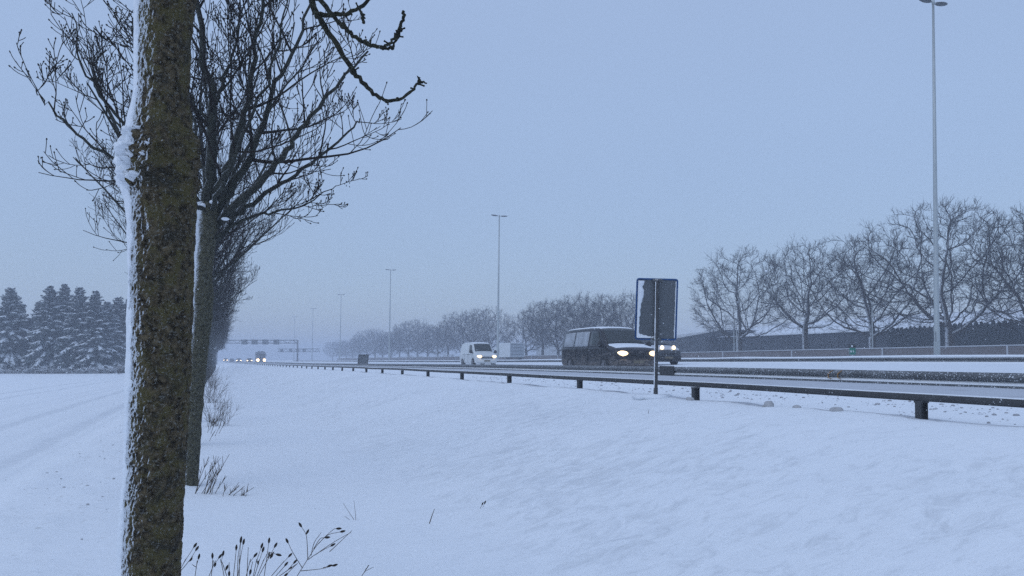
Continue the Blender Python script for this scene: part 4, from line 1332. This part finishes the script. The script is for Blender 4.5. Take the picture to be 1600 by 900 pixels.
def van(name, label, loc, paint, L=4.9, Wd=1.92, H=1.95, glass_side=True, frosty=True, hood_snow=True, light=M['headlight'], grp=None, rz=0.0, lowdirt=True):
    t = thing(name, label, 'van', loc, rz, grp)
    f, h, w = L / 4.9, H / 1.95, Wd / 1.92
    st = [(-2.45, .34, .62, .78, .78, .80, .72), (-2.42, .24, .78, .89, .86, .87, .79), (-2.30, .21, .90, 1.00, .92, .925, .85), (-2.05, .21, .98, 1.07, .94, .95, .85), (-1.62, .21, 1.03, 1.14, .945, .955, .84),
          (-1.02, .21, 1.05, 1.84, .95, .96, .78), (-.7, .21, 1.06, 1.93, .95, .96, .78), (-.2, .21, 1.06, 1.95, .95, .96, .78), (.75, .21, 1.06, 1.95, .95, .96, .78), (1.65, .21, 1.06, 1.94, .95, .96, .78), (2.25, .22, 1.06, 1.91, .95, .955, .77), (2.40, .26, 1.05, 1.84, .93, .94, .75), (2.45, .34, 1.04, 1.74, .90, .91, .72)]
    st = [(y * f, zb * h, zl * h, zt * h, a * w, b * w, c * w) for y, zb, zl, zt, a, b, c in st]
    lf = Loft(st)
    lf.body(paint, t)
    n = lf.n
    # windscreen: between the bonnet's rear edge and the roof
    lf.patch('windscreen', 4.12, 5.0 if False else 5.02, 8.6, n - 8.6, M['glass'], t, .012, 8, 16)
    gs = M['glass_frost'] if frosty else M['glass']
    def sw(i0, i1, lead, mat, nm='side_window'):
        for sgn in (0, 1):
            def shp(u, v):
                return (u, v)
            ja, jb = 6.08, 6.93
            if sgn: ja, jb = n - ja, n - jb
            def shp(u, v, lead=lead):
                return (lead * v + (1 - lead * v) * u, v)
            lf.patch(nm, i0, i1, ja, jb, mat, t, .010, 6, 6, shp)
    sw(4.25, 6.9, .50, M['glass'], 'door_window')
    if glass_side:
        sw(7.10, 8.42, 0, gs); sw(8.52, 9.9, 0, gs)
    # mirrors
    for s in (-1, 1):
        mb = MB(); mb.ball((s * 1.08 * w, -1.42 * f, 1.20 * h), (.12, .07, .14), 10, 8); mb.tube([(s * .9 * w, -1.42 * f, 1.12 * h), (s * 1.05 * w, -1.42 * f, 1.14 * h)], .03, 6)
        mb.build('mirror', M['plastic'], t)
    # bumper, grille, plate
    mb = MB()
    mb.box((0, -2.45 * f, .42 * h), (1.62 * w, .10, .26 * h)); mb.build('bumper', M['dirty_bumper'] if lowdirt else paint, t).modifiers.new('b', 'BEVEL').width = .04
    mb = MB()
    for k in range(3): mb.box((0, -2.455 * f + .012 * k, (.66 + .055 * k) * h), (1.02 * w, .05, .032))
    mb.build('grille', M['plastic'] if lowdirt else M['plastic'], t, False)
    mb = MB(); mb.box((0, -2.51 * f, .44 * h), (.50, .012, .11)); mb.build('number_plate', M['plate'], t, False)
    for s in (-1, 1):
        mb = MB(); mb.ball((0, 0, 0), (.23 * w, .11, .11 * h), 16, 8, Matrix.Rotation(s * R(26), 3, 'Z'))
        o = mb.build('headlight', light, t); o.location = (s * .67 * w, -2.415 * f, .80 * h)
        mb = MB(); mb.ball((0, 0, 0), (.10, .05, .05), 10, 6, Matrix.Rotation(s * R(42), 3, 'Z'))
        q = mb.build('indicator', M['indicator'], o); q.location = (s * .02 * w, .03, -.115)
    for x in (-1, 1):
        for y_ in (-1.52 * f, 1.50 * f):
            arch(t, x * .952 * w, y_, .33 * h); wheel(t, x * .965 * w, y_, .33 * h)
    # snow on the bonnet and on the roof
    if hood_snow:
        P = np.zeros((13, 21, 3))
        for a in range(13):
            for b in range(21):
                u, v = a / 12, b / 20
                e = min(1, 5 * min(u, 1 - u, v, 1 - v) + .02)
                P[a, b] = lf.at(2.35 + 1.75 * u, 8.3 + (n - 16.6) * v, .002 + .045 * e ** .6 * (1 + .35 * float(vnoise(u * 3, v * 5, 0, 3))))
        grid_obj('bonnet_snow', P, M['snow_crust'], t)
    P = np.zeros((21, 17, 3))
    for a in range(21):
        for b in range(17):
            u, v = a / 20, b / 16
            e = min(1, 6 * min(u, 1 - u, v, 1 - v) + .02)
            P[a, b] = lf.at(5.6 + 5.3 * u, 8.6 + (n - 17.2) * v, .002 + .04 * e ** .6 * (1 + .3 * float(vnoise(u * 6, v * 4, 0, 8))))
    grid_obj('roof_snow', P, M['snow_crust'], t)
    # door seams and handle on both sides
    for s in (-1, 1):
        mb = MB()
        for yy in (-1.30, -.08, .95):
            mb.box((s * .962 * w, yy * f, .68 * h), (.006, .014, .86 * h))
        mb.box((s * .965 * w, .2 * f, .98 * h), (.008, 2.5 * f, .012))
        mb.build('door_seam', M['plastic'], t, False)
        mb = MB(); mb.box((s * .975 * w, -.28 * f, .95 * h), (.03, .18, .035)); mb.build('door_handle', M['chrome'], t, False)
    return t

def on_road(px, d):
    p = atD(px, 560, d)
    return (p.x, p.y, gz(p.x, p.y) + 0.02)
van('passenger_van', 'dirty black passenger van with snow on its bonnet, passing behind the blue edged sign', on_road(949, 32.8), M['black_paint'], 5.2, 2.06, 1.87)
van('delivery_van', 'small white van with both headlights on, following the black van', on_road(747, 61.0), M['white_paint'], 4.4, 1.80, 1.84, False, False, False, M['headlight'], None, 0.0, False)

def car(name, label, loc, paint, light, L=4.2, Wd=1.78, H=1.5, snow=True, grp=None, rz=0.0, lamp_x=.62, lamp_r=(.15, .08, .08), lz=.70):
    t = thing(name, label, 'car', loc, rz, grp)
    f, h, w = L / 4.2, H / 1.5, Wd / 1.78
    st = [(-2.10, .32, .50, .60, .68, .70, .60), (-2.06, .22, .64, .72, .78, .79, .70), (-1.90, .18, .76, .84, .85, .86, .76), (-1.1, .18, .88, 1.0, .88, .885, .76), (-.35, .18, .92, 1.40, .88, .885, .62), (.0, .18, .93, 1.48, .88, .89, .60),
          (.9, .18, .93, 1.48, .88, .89, .60), (1.6, .18, .93, 1.36, .88, .885, .58), (1.95, .2, .93, 1.06, .86, .87, .62), (2.08, .26, .80, .92, .80, .81, .62), (2.10, .34, .7, .8, .74, .75, .58)]
    st = [(y * f, zb * h, zl * h, zt * h, a * w, b * w, c * w) for y, zb, zl, zt, a, b, c in st]
    lf = Loft(st); lf.body(paint, t); n = lf.n
    lf.patch('windscreen', 3.08, 3.98, 8.5, n - 8.5, M['glass'], t, .012, 8, 14)
    for s in (0, 1):
        ja, jb = (6.1, 6.9) if not s else (n - 6.1, n - 6.9)
        lf.patch('side_window', 3.3, 6.9, ja, jb, M['glass'], t, .01, 8, 6, lambda u, v: (.35 * v + (1 - .35 * v - .1 * v) * u, v))
    mb = MB(); mb.box((0, -2.10 * f, .34 * h), (1.5 * w, .08, .2 * h)); mb.build('bumper', M['plastic'], t)
    mb = MB(); mb.box((0, -2.08 * f, .56 * h), (.8 * w, .06, .08)); mb.build('grille', M['plastic'], t)
    mb = MB(); mb.box((0, -2.15 * f, .38 * h), (.5, .012, .11)); mb.build('number_plate', M['plate'], t, False)
    for s in (-1, 1):
        mb = MB(); mb.ball((0, 0, 0), lamp_r, 14, 8); o = mb.build('headlight', light, t); o.location = (s * lamp_x * w, -2.03 * f, lz * h)
        mb = MB(); mb.ball((s * .98 * w, -.75 * f, .98 * h), (.09, .06, .07), 8, 6); mb.build('mirror', M['plastic'], t)
        for y_ in (-1.3 * f, 1.3 * f):
            arch(t, s * .882 * w, y_, .31); wheel(t, s * .895 * w, y_, .31, .19)
    if snow == 'bonnet':
        P = np.zeros((13, 17, 3))
        for a in range(13):
            for b in range(17):
                u, v = a / 12, b / 16; e = min(1, 5 * min(u, 1 - u, v, 1 - v) + .02)
                P[a, b] = lf.at(1.2 + 1.7 * u, 7.6 + (n - 15.2) * v, .002 + .03 * e ** .6)
        grid_obj('bonnet_snow', P, M['snow_shoulder'], t)
    if snow:
        P = np.zeros((11, 15, 3))
        for a in range(11):
            for b in range(15):
                u, v = a / 10, b / 14; e = min(1, 5 * min(u, 1 - u, v, 1 - v) + .02)
                P[a, b] = lf.at(4.6 + 2.6 * u, 8.7 + (n - 17.4) * v, .002 + .05 * e ** .6)
        grid_obj('roof_snow', P, M['snow_crust'], t)
    return t
M['headlight_mid'] = emit_mat('headlight_mid', (1.0, 0.74, 0.40), 2.2)
car('estate_car', 'silver car with two round headlights, half hidden behind the sign and the black van', on_road(1013, 44.0), M['grey_paint'], M['headlight_mid'], 4.3, 1.86, 1.68, 'bonnet', None, 0.0, .36, (.115, .08, .115), .88)
c1 = car('distant_car', 'dark car with lights on just left of the far truck', on_road(389.5, 238), M['dark_paint'], M['headlight_far'], 4.2, 1.78, 1.5, False, 'distant cars', 0, .62, (.26, .1, .22))
copy_tree(c1, on_road(373, 262), 0, 'far car seen as two close white lights, second left of the far truck', 'distant cars')
copy_tree(c1, on_road(352.5, 305), 0, 'furthest car, a single spot of light near the end of the motorway', 'distant cars')
copy_tree(c1, on_road(362.5, 288), math.pi, 'far car seen as a dark dot between two lit ones', 'distant cars')

def truck():
    loc = on_road(408, 222)
    t = thing('truck', 'distant grey truck with bright headlights under the sign gantry', 'truck', loc, 0)
    mb = MB(); mb.box((0, .95, 1.75), (2.5, 1.9, 2.5)); o = mb.build('cab', M['truck_paint'], t, False); o.modifiers.new('b', 'BEVEL').width = .12
    mb = MB(); mb.box((0, -.01, 2.15), (2.1, .05, .85)); mb.build('windscreen', M['glass'], t, False)
    mb = MB(); mb.box((0, -.05, .55), (2.45, .12, .5)); mb.build('bumper', M['plastic'], t, False)
    mb = MB()
    for k in range(4): mb.box((0, -.02, 1.0 + k * .16), (1.5, .05, .08))
    mb.build('grille', M['plastic'], t, False)
    mb = MB(); mb.box((0, 6.2, 2.05), (2.55, 8.2, 2.3)); mb.build('cargo_box', M['truck_paint'], t, False)
    mb = MB(); mb.box((0, 1.2, 3.15), (2.2, 1.0, .5), taper=.8); mb.build('wind_deflector', M['truck_paint'], t, False)
    for s in (-1, 1):
        mb = MB(); mb.ball((0, 0, 0), (.42, .1, .38), 14, 8); o = mb.build('headlight', M['headlight_truck'], t); o.location = (s * .92, -.10, .80)
        mb = MB(); mb.box((s * 1.42, .25, 2.2), (.12, .1, .6)); mb.build('mirror', M['plastic'], t, False)
        for y_ in (.9, 6.5, 8.2): wheel(t, s * 1.24, y_, .5, .3)
truck()

def box_truck():
    p = atX(808, 553, 38.5)
    loc = (p.x, p.y, gz(p.x, p.y) + .02)
    t = thing('box_truck', 'white box truck seen from behind on the far carriageway, beside the middle lamp post', 'truck', loc, 0)
    mb = MB(); mb.box((0, 2.6, 1.60), (2.15, 5.2, 2.0)); o = mb.build('cargo_box', M['white_paint'], t, False)
    mb = MB(); mb.box((0, -.012, 1.6), (2.0, .03, 1.85)); dd = mb.build('rear_door', M['silver_paint'], t, False)
    mb = MB()
    for z in (1.0, 1.45, 1.9, 2.35): mb.box((0, -.035, z), (1.95, .02, .035))
    mb.build('door_seam', M['plastic'], dd, False)
    mb = MB(); mb.box((0, 6.15, 1.25), (2.0, 1.9, 1.6), taper=.88); mb.build('cab', M['white_paint'], t, False)
    mb = MB(); mb.box((0, .0, .5), (2.1, .08, .14)); mb.build('rear_bumper', M['plastic'], t, False)
    for s in (-1, 1):
        for y_ in (1.3, 5.9): wheel(t, s * 1.02, y_, .38, .24)
box_truck()

# ------------------------------------------------------------------ sign gantries
def gantry(name, label, d, pl, pr, ptop, pbot, signs, sw_, sh_, legs=True):
    A, B = atD(pl, pbot, d), atD(pr, pbot, d)
    T = atD(pl, ptop, d).z; Tb = atD(pl, ptop + 4.6, d).z
    zA, zB = gz(A.x, A.y), gz(B.x, B.y)
    t = thing(name, label, 'gantry', (A.x, A.y, zA))
    org = Vector((A.x, A.y, zA))
    a0 = Vector((0, 0, 0)); b0 = Vector((B.x - A.x, B.y - A.y, zB - zA))
    ta, tb = Vector((0, 0, T - zA)), Vector((b0.x, b0.y, T - zA))
    la, lb_ = Vector((0, 0, Tb - zA)), Vector((b0.x, b0.y, Tb - zA))
    if legs:
        for q, w in ((a0, ta), (b0, tb)):
            mb = MB(); mb.tube([q - Vector((0, 0, .4)), Vector((q.x, q.y, w.z))], .26, 8); mb.build('leg', M['steel'], t)
    mb = MB()
    dpt = Vector((0, .9, 0))
    for o in (Vector(), dpt):
        mb.tube([ta + o, tb + o], .13, 6); mb.tube([la + o, lb_ + o], .13, 6)
        n = 16
        for k in range(n):
            u, v = k / n, (k + 1) / n
            s, e = (ta.lerp(tb, u), la.lerp(lb_, v)) if k % 2 else (la.lerp(lb_, u), ta.lerp(tb, v))
            mb.tube([s + o, e + o], .05, 4)
    mb.build('truss', M['steel'], t)
    for px, py in signs:
        c = atD(px, py, d - .3) - org
        mb = MB(); mb.box(c, (sw_, .35, sh_)); mb.box(c + Vector((0, -.2, sh_ / 2)), (sw_ * 1.05, .3, .06))
        mb.build('signal_box', M['lamp_head'], t, False)
gantry('sign_gantry', 'lattice gantry spanning the motorway with four dark signal boxes', 235, 338.3, 464.7, 531.5, 566, [(382, 534.5), (397.8, 534.5), (414.5, 534.5), (431.5, 534.5)], 1.8, 1.5)
gantry('sign_gantry', 'fainter second gantry with small signal boxes beyond the first, to its right', 300, 434, 500, 545, 564, [(440, 548), (454, 548), (464.8, 548), (475, 548)], 1.25, 1.1, False)

# tilted dark board behind the barrier
def board():
    p = atX(566.5, 566, 12.15)
    t = thing('board', 'dark rectangular board leaning slightly, standing behind the barrier', 'board', (p.x, p.y, gz(p.x, p.y)), 0)
    org = Vector(t.location); d = (p - Vector((0, 0, EYE))).dot(FW)
    c = [atD(559.2, 570, d) - org, atD(574.5, 570, d) - org, atD(576, 554.2, d) - org, atD(560.8, 554.2, d) - org]
    n = -FW
    mb = MB()
    for o in (.04, -.04):
        for v in c: mb.v.append(tuple(v + n * o))
    mb.f = [(0, 1, 2, 3), (7, 6, 5, 4), (0, 4, 5, 1), (1, 5, 6, 2), (2, 6, 7, 3), (3, 7, 4, 0)]
    mb.build('panel', M['sign_back'], t, False)
    mb = MB(); mb.tube([v + n * .05 for v in c] + [c[0] + n * .05], .035, 6); mb.build('frame', M['plastic'], t)
    for k in (.2, .8):
        f = c[0].lerp(c[1], k); mb = MB(); mb.tube([f, f - Vector((0, 0, .6))], .03, 6); mb.build('leg', M['steel_dark'], t)
board()

# ------------------------------------------------------------------ fence, posts, building beyond the far carriageway
XF = 50.0
fe = thing('fence', 'long low grey brown fence with snow lined top rail beyond the far carriageway', 'fence', (0, 0, 0))
ztop = atX(1260, 543.5, XF).z
def fence_strip(name, a0, a1, z0, z1, mat):
    return extrude_profile(name, [(a0, z0), (a1, z0), (a1, z1), (a0, z1)], XF, -10, 300, ztop, mat, fe, False, 3.0)
fence_strip('panel', -.03, .03, -1.5, -.06, M['fence'])
fence_strip('top_rail', -.05, .05, -.05, 0.03, M['fence_rail'])
pm = None
yp = atX(1238, 550, XF).y
for k in range(-5, 22):
    y = yp + 10.4 * k
    if pm is None:
        mb = MB(); mb.box((-.07, 0, -.72), (.08, .09, 1.5)); pm = mb.build('post', M['fence_rail'], fe, False); o = pm
    else:
        o = pm.copy(); COL.objects.link(o); setpar(o, fe)
    o.location = (XF + float(off(y)), y, ztop - float(drop(y)))
# small green and black sign on the fence line
def green_sign():
    X = 33.0
    p = atX(1331, 556, X); d = (p - Vector((0, 0, EYE))).dot(FW)
    t = thing('marker_sign', 'small green roadside sign with black top panel, above the far barrier', 'sign', (p.x, p.y, gz(p.x, p.y)), 0)
    org = Vector(t.location)
    def slab(px0, py0, px1, py1, nm, mat, o=0.0, th=.02):
        c = [atD(px0, py1, d + o) - org, atD(px1, py1, d + o) - org, atD(px1, py0, d + o) - org, atD(px0, py0, d + o) - org]
        mb = MB()
        for oo in (0, th):
            for v in c: mb.v.append(tuple(v + FW * oo))
        mb.f = [(0, 1, 2, 3), (7, 6, 5, 4), (0, 4, 5, 1), (1, 5, 6, 2), (2, 6, 7, 3), (3, 7, 4, 0)]
        return mb.build(nm, mat, t, False)
    slab(1326.2, 538, 1337, 543.4, 'black_panel', M['plastic'])
    slab(1327.4, 543.6, 1337, 554, 'green_panel', M['green_sign'])
    slab(1330, 539.4, 1332.6, 542.2, 'arrow_mark', M['white_mark'], -.01, .004)
    for i, x in enumerate((1328.2, 1330, 1333)):
        slab(x, 547.6, x + .9, 550.6, 'letter_mark', M['white_mark'], -.01, .004)
    mb = MB(); a = atD(1332, 538, d + .06) - org; mb.tube([Vector((a.x, a.y, -.2)), a], .035, 8); mb.build('post', M['lamp_steel'], t)
green_sign()
for px, top, lb in ((1147, 515, 'thin pale pole beside the broad bare tree, left one of two'), (1151, 513, 'thin pale pole beside the broad bare tree, right one of two'), (1363.5, 470, 'taller thin pale pole in front of the bushy bare tree')):
    p = atX(px, 545, 57); z = gz(p.x, p.y); q = atX(px, top, 57)
    t = thing('thin_pole', lb, 'pole', (p.x, p.y, z), 0, 'thin poles beyond the fence')
    mb = MB(); mb.tube([(0, 0, -.2), (0, 0, q.z - z)], [.07, .045], 8); mb.build('shaft', M['lamp_steel'], t)
    mb = MB(); mb.ball((0, 0, q.z - z), (.10, .10, .06), 8, 5); mb.build('cap', M['lamp_head'], t)

def building():
    XB = 78.0
    p0 = atX(1103, 527, XB); p1 = atX(1720, 497, XB)
    z0 = gz(XB, p1.y) - .4
    ya, yb = p1.y - 8, p0.y + 1.0
    zt = atX(1260, 522, XB).z
    t = thing('long_building', 'long low dark clad building with a snow covered roof behind the bare trees', 'building', (XB, (ya + yb) / 2, z0))
    o = Vector(t.location)
    mb = MB()
    mb.box((9, 0, (zt - z0) / 2), (18, yb - ya, zt - z0)); 
    mb.build('wall', M['cladding'], t, False)
    mb = MB()
    k = 0; y = ya
    while y < yb:
        mb.box((-.03, y - o.y, (zt - z0) / 2), (.06, .12, zt - z0 - .1)); y += 1.2
    mb.build('cladding_ribs', M['cladding'], t, False)
    zr = atX(1255, 503, XB + 17).z
    mb = MB()
    mb.prism([(-.35, zt - z0 + .01), (-.35, zt - z0 + .22), (17, zr - z0), (34, zt - z0 + .22), (34, zt - z0 + .01)], 'y', 0, 1)
    mb.v = [(u, (ya - o.y - .3) + (yb - ya + .6) * t_, z) for (u, t_, z) in mb.v]
    mb.build('roof', M['snow_road'], t, False)
building()
def shed():
    XB = 76.0
    pts = [(1005, 537.5), (1060, 528), (1122, 516.8), (1131, 517.2), (1140, 519.5), (1104, 527.5), (1108, 548), (1005, 548)]
    P = [atX(px, py, XB) for px, py in pts]
    z0 = min(p.z for p in P)
    org = Vector((XB, P[1].y, z0 - 1.5))
    t = thing('gabled_shed', 'dark gable end with snowy roof at the left end of the long low building', 'building', tuple(org))
    poly = [(p.y - org.y, p.z - org.z) for p in P]
    poly[-1] = (poly[-1][0], 0); poly[-2] = (poly[-2][0], 0)
    mb = MB(); mb.prism(poly, 'x', 0, 14); mb.build('wall', M['cladding'], t, False)
    roof = [(poly[0][0] + .3, poly[0][1] + .02), (poly[2][0], poly[2][1] + .05), (poly[2][0] - .2, poly[2][1] + .18), (poly[0][0] + 1.5, poly[0][1] + 1.1)]
    mb = MB(); mb.prism(roof, 'x', .6, 14.4); mb.build('roof', M['snow_road'], t, False)
shed()
# clipped conifer hedge with a saw toothed top
def hedge():
    XB = 74.0
    pA, pB = atX(1395, 512, XB), atX(1760, 486, XB)
    t = thing('conifer_hedge', 'dark conifer hedge with saw toothed top before the long building at the right', 'hedge', (XB, pB.y, gz(XB, pB.y)))
    org = Vector(t.location); y = pB.y - 2; mb = MB(); rng = random.Random(9)
    zA, zB = pA.z, pB.z
    tr = MB()
    while y < pA.y:
        f = (y - pB.y) / (pA.y - pB.y)
        zt = zB + (zA - zB) * f + rng.uniform(-.12, .12)
        h = zt - org.z
        mb.tube([(rng.uniform(-.1, .1), y - org.y, -.2), (0, y - org.y, h * .5), (0, y - org.y, h * .86), (0, y - org.y, h)], [.55, .5, .33, .04], 8)
        for k in range(60):
            a = rng.random() * 6.28; z = rng.uniform(.2, .97) * h; rr = .5 * (1 - (z / h) ** 5)
            mb.box((rr * math.cos(a), y - org.y + rr * math.sin(a), z), (.12, .12, .28), Matrix.Rotation(rng.uniform(-.5, .5), 3, 'X'))
        y += .62
    mb.build('foliage', M['hedge'], t, False)
hedge()
def pale_building():
    XB = 88.0
    a, b = atX(985, 531, XB), atX(838, 536, XB)
    z0 = gz(XB, a.y) - .5
    t = thing('pale_warehouse', 'pale low warehouse wall just visible behind the trees left of the black van', 'building', (XB, a.y, z0))
    mb = MB(); mb.box((8, (b.y - a.y) / 2, (a.z - z0) / 2), (16, b.y - a.y, a.z - z0)); mb.build('wall', M['pale_wall'], t, False)
    mb = MB(); mb.box((8, (b.y - a.y) / 2, (a.z - z0) + .13), (16.6, b.y - a.y + .6, .25)); mb.build('roof', M['snow_road'], t, False)
pale_building()

# ------------------------------------------------------------------ dried weeds in the snow
def seed_at(par, p, d, s=1.0):
    d = d.normalized(); heads = MB()
    heads.tube([p - d * .004 * s, p + d * .004 * s, p + d * .012 * s, p + d * .02 * s, p + d * .026 * s], [.0015 * s, .0055 * s, .0065 * s, .0045 * s, .0012 * s], 6)
    heads.build('seed_head', M['seed'], par)
def weed(label, lines, d, r=.0017, hs=0.85, cat='weed', name='dried_weed'):
    """lines: list of (pixel polyline, has_head)"""
    base = atD(lines[0][0][0][0], lines[0][0][0][1], d)
    # standing on the snow below the lowest point
    z = gz(base.x, base.y)
    t = thing(name, label, cat, (base.x, base.y, z), 0, 'dried weeds poking out of the snow')
    org = Vector(t.location)
    st, hd = MB(), t
    rng = random.Random(int(base.x * 100) + len(lines))
    for k, (pl, head) in enumerate(lines):
        dd = d + rng.uniform(-.06, .06)
        P = [atD(a, b, dd) - org for a, b in pl]
        if k >= 0 and pl[0][1] >= 895:
            g = P[0] + (P[0] - P[1]).normalized() * (abs(P[0].z) / max(.2, abs((P[0] - P[1]).normalized().z)))
            P = [g] + P
        if len(P) > 2: P = spline(P, 4)
        n = len(P)
        st.tube(P, [r * (1 - .45 * i / (n - 1)) for i in range(n)], 5)
        if head: seed_at(hd, P[-1], P[-1] - P[-2], hs)
        if head == 2:
            i = int(n * .6); q = P[i] + Vector((.008, 0, .006)); st.tube([P[i], q], r * .5, 4); seed_at(hd, q, P[i + 1] - P[i], hs * .8)
    st.build('stems', M['stem'], t)
D = 3.1
weed('three thin stalks with dark seed heads right beside the foot of the mossy trunk', [([(277, 899), (287, 880), (303, 855)], 1), ([(280, 895), (295, 877), (306, 860)], 2), ([(305, 899), (307, 885), (310, 873)], 1), ([(306, 886), (300, 882)], 0)], D)
weed('dense clump of dark seed heads at the bottom edge, centre of the weeds', [
    ([(330, 899), (332, 885), (332, 872)], 1), ([(327, 899), (333, 885), (342, 872)], 2), ([(350, 899), (346, 880), (348, 868)], 1), ([(354, 899), (352, 893), (353, 890)], 1),
    ([(358, 899), (358, 893)], 1), ([(365, 899), (368, 870), (369, 859)], 1), ([(371, 899), (372, 870), (376, 846)], 1), ([(374, 899), (374, 880), (376, 848)], 1), ([(372, 899), (376, 870), (380, 850)], 1),
    ([(386, 899), (387, 875), (388, 855)], 0), ([(385, 899), (390, 880), (397, 870)], 1), ([(390, 899), (392, 890)], 1), ([(396, 899), (400, 880), (408, 856)], 2), ([(398, 899), (404, 880), (410, 862)], 1),
    ([(402, 899), (410, 880), (419, 862)], 0), ([(413, 899), (417, 870), (420, 848)], 2), ([(405, 899), (418, 875), (429, 855)], 1), ([(418, 872), (428, 862), (426, 866)], 1), ([(421, 863), (432, 866)], 1)], D)
weed('tall branching weed at the right of the clump, seed heads on slanting side stems', [
    ([(465, 899), (480, 875), (497, 850), (520, 828), (526, 826)], 1), ([(481, 875), (480, 850), (478, 835), (471, 823)], 1), ([(478, 836), (479, 834)], 1), ([(490, 858), (500, 842), (508, 840)], 1), ([(497, 850), (512, 836), (532, 831)], 1),
    ([(482, 874), (495, 865), (517, 853)], 1), ([(486, 868), (491, 848), (502, 832)], 0), ([(470, 892), (500, 889), (520, 884)], 1), ([(505, 887), (512, 885)], 1), ([(472, 887), (458, 864), (450, 848)], 1), ([(494, 866), (520, 848), (548, 832)], 0), ([(515, 862), (530, 848), (550, 829)], 0)], D + .15)
weed('weed stems with small buds between the dense clump and the tall branching weed', [([(425, 899), (437, 885), (451, 870)], 1), ([(432, 899), (440, 890), (445, 884)], 1), ([(438, 899), (448, 892), (459, 880)], 2), ([(446, 899), (449, 896)], 1)], D + .1)
weed('tiny twig tip at the bottom edge, right of all the weeds', [([(566, 899), (570, 893), (584, 886)], 0), ([(570, 894), (572, 888)], 0)], D + .3)
# stalks by the second tree
rng = random.Random(13)
def stalks(label, px0, px1, py, d, n, lean, h, seed):
    rng = random.Random(seed)
    lines = []
    for k in range(n):
        a = rng.uniform(px0, px1); b = py + rng.uniform(-8, 10); hh = h * rng.uniform(.45, 1); ln = lean * rng.uniform(.3, 1.3)
        pl = [(a, b), (a + ln * hh * .5, b - hh * .55), (a + ln * hh * 1.05, b - hh)]
        lines.append((pl, 0))
        for q in range(rng.randint(1, 3)):
            u = rng.uniform(.4, .85)
            sx, sy = a + ln * hh * u, b - hh * u
            lines.append(([(sx, sy), (sx + rng.uniform(-3, 9), sy - rng.uniform(6, 16))], 0))
    w = weed(label, lines, d, .0042, 1.0)
stalks('leaning dry stalks beside the foot of the second trunk', 300, 330, 775, 9.0, 13, .55, 75, 2)
stalks('low dry stalks leaning right, beyond the foot of the second trunk', 345, 372, 783, 8.9, 7, 1.0, 30, 5)
stalks('thin dry stalks in the snow halfway along the row, behind the second trunk', 322, 345, 680, 14.0, 7, .5, 30, 8)
weed('two thin bare stalks crossing in the open snow below the road sign slope', [([(553, 812), (545, 800), (536, 786)], 0), ([(556, 813), (555, 800), (553, 782)], 0), ([(546, 812), (538, 806)], 0)], 6.6, .0022)
weed('single short upright stick in the open snow', [([(671, 818), (675, 806), (679, 795)], 0)], 6.5, .0045)
weed('pair of tiny dark leaf tips in the snow, right of the single stick', [([(750, 795), (753, 789)], 1), ([(755, 792), (757, 787)], 1)], 7.0, .002, 1.2)
weed('tiny weed tip in the snow on the upper slope, left of the sign', [([(1013, 646), (1014, 640)], 0)], 9.0, .003)

# ------------------------------------------------------------------ falling snow
def flakes():
    rng = random.Random(78); mb = MB()
    for k in range(4200):
        d = 5 + 70 * rng.random() ** 1.3
        a = R(rng.uniform(-42, 42)) + TH
        x, y = d * math.sin(a), d * math.cos(a)
        z = rng.uniform(gz(x, y) + .1 if d < 6 else .9, 1.6 + d * .10)
        r = rng.uniform(.0022, .0045) * (1 + d / 60)
        b = len(mb.v)
        u = Vector((rng.gauss(0, 1), rng.gauss(0, 1), rng.gauss(0, 1))).normalized(); v = rand_perp(rng, u); w = u.cross(v)
        for q in ((1, 1, 1), (1, -1, -1), (-1, 1, -1), (-1, -1, 1)):
            p = (u * q[0] * 1.4 + v * q[1] + w * q[2]) * r * .7
            mb.v.append((x + p.x, y + p.y, z + p.z))
        mb.f += [(b, b + 1, b + 2), (b, b + 3, b + 1), (b, b + 2, b + 3), (b + 1, b + 3, b + 2)]
    p = atD(1197, 423.5, 12); mb.ball(p, (.028, .02, .016), 8, 6)
    tag(mb.build('falling_snow', M['spruce_snow']), 'snowflakes blowing through the air', kind='stuff')
flakes()

# ------------------------------------------------------------------ haze
hm = bpy.data.materials.new('haze'); hm.use_nodes = True
nt = hm.node_tree; nt.nodes.clear()
vo = nt.nodes.new('ShaderNodeVolumePrincipled'); mo = nt.nodes.new('ShaderNodeOutputMaterial')
vo.inputs['Color'].default_value = (0.70, 0.74, 0.82, 1)
vo.inputs['Density'].default_value = 0.0027
vo.inputs['Anisotropy'].default_value = 0.2
nt.links.new(vo.outputs[0], mo.inputs['Volume'])
mb = MB()
mb.box((0, 0, 7.3), (2380, 2380, 25.4))
hz = mb.build('haze', hm, None, False)
tag(hz, 'cold blue haze of blowing snow', kind='stuff')
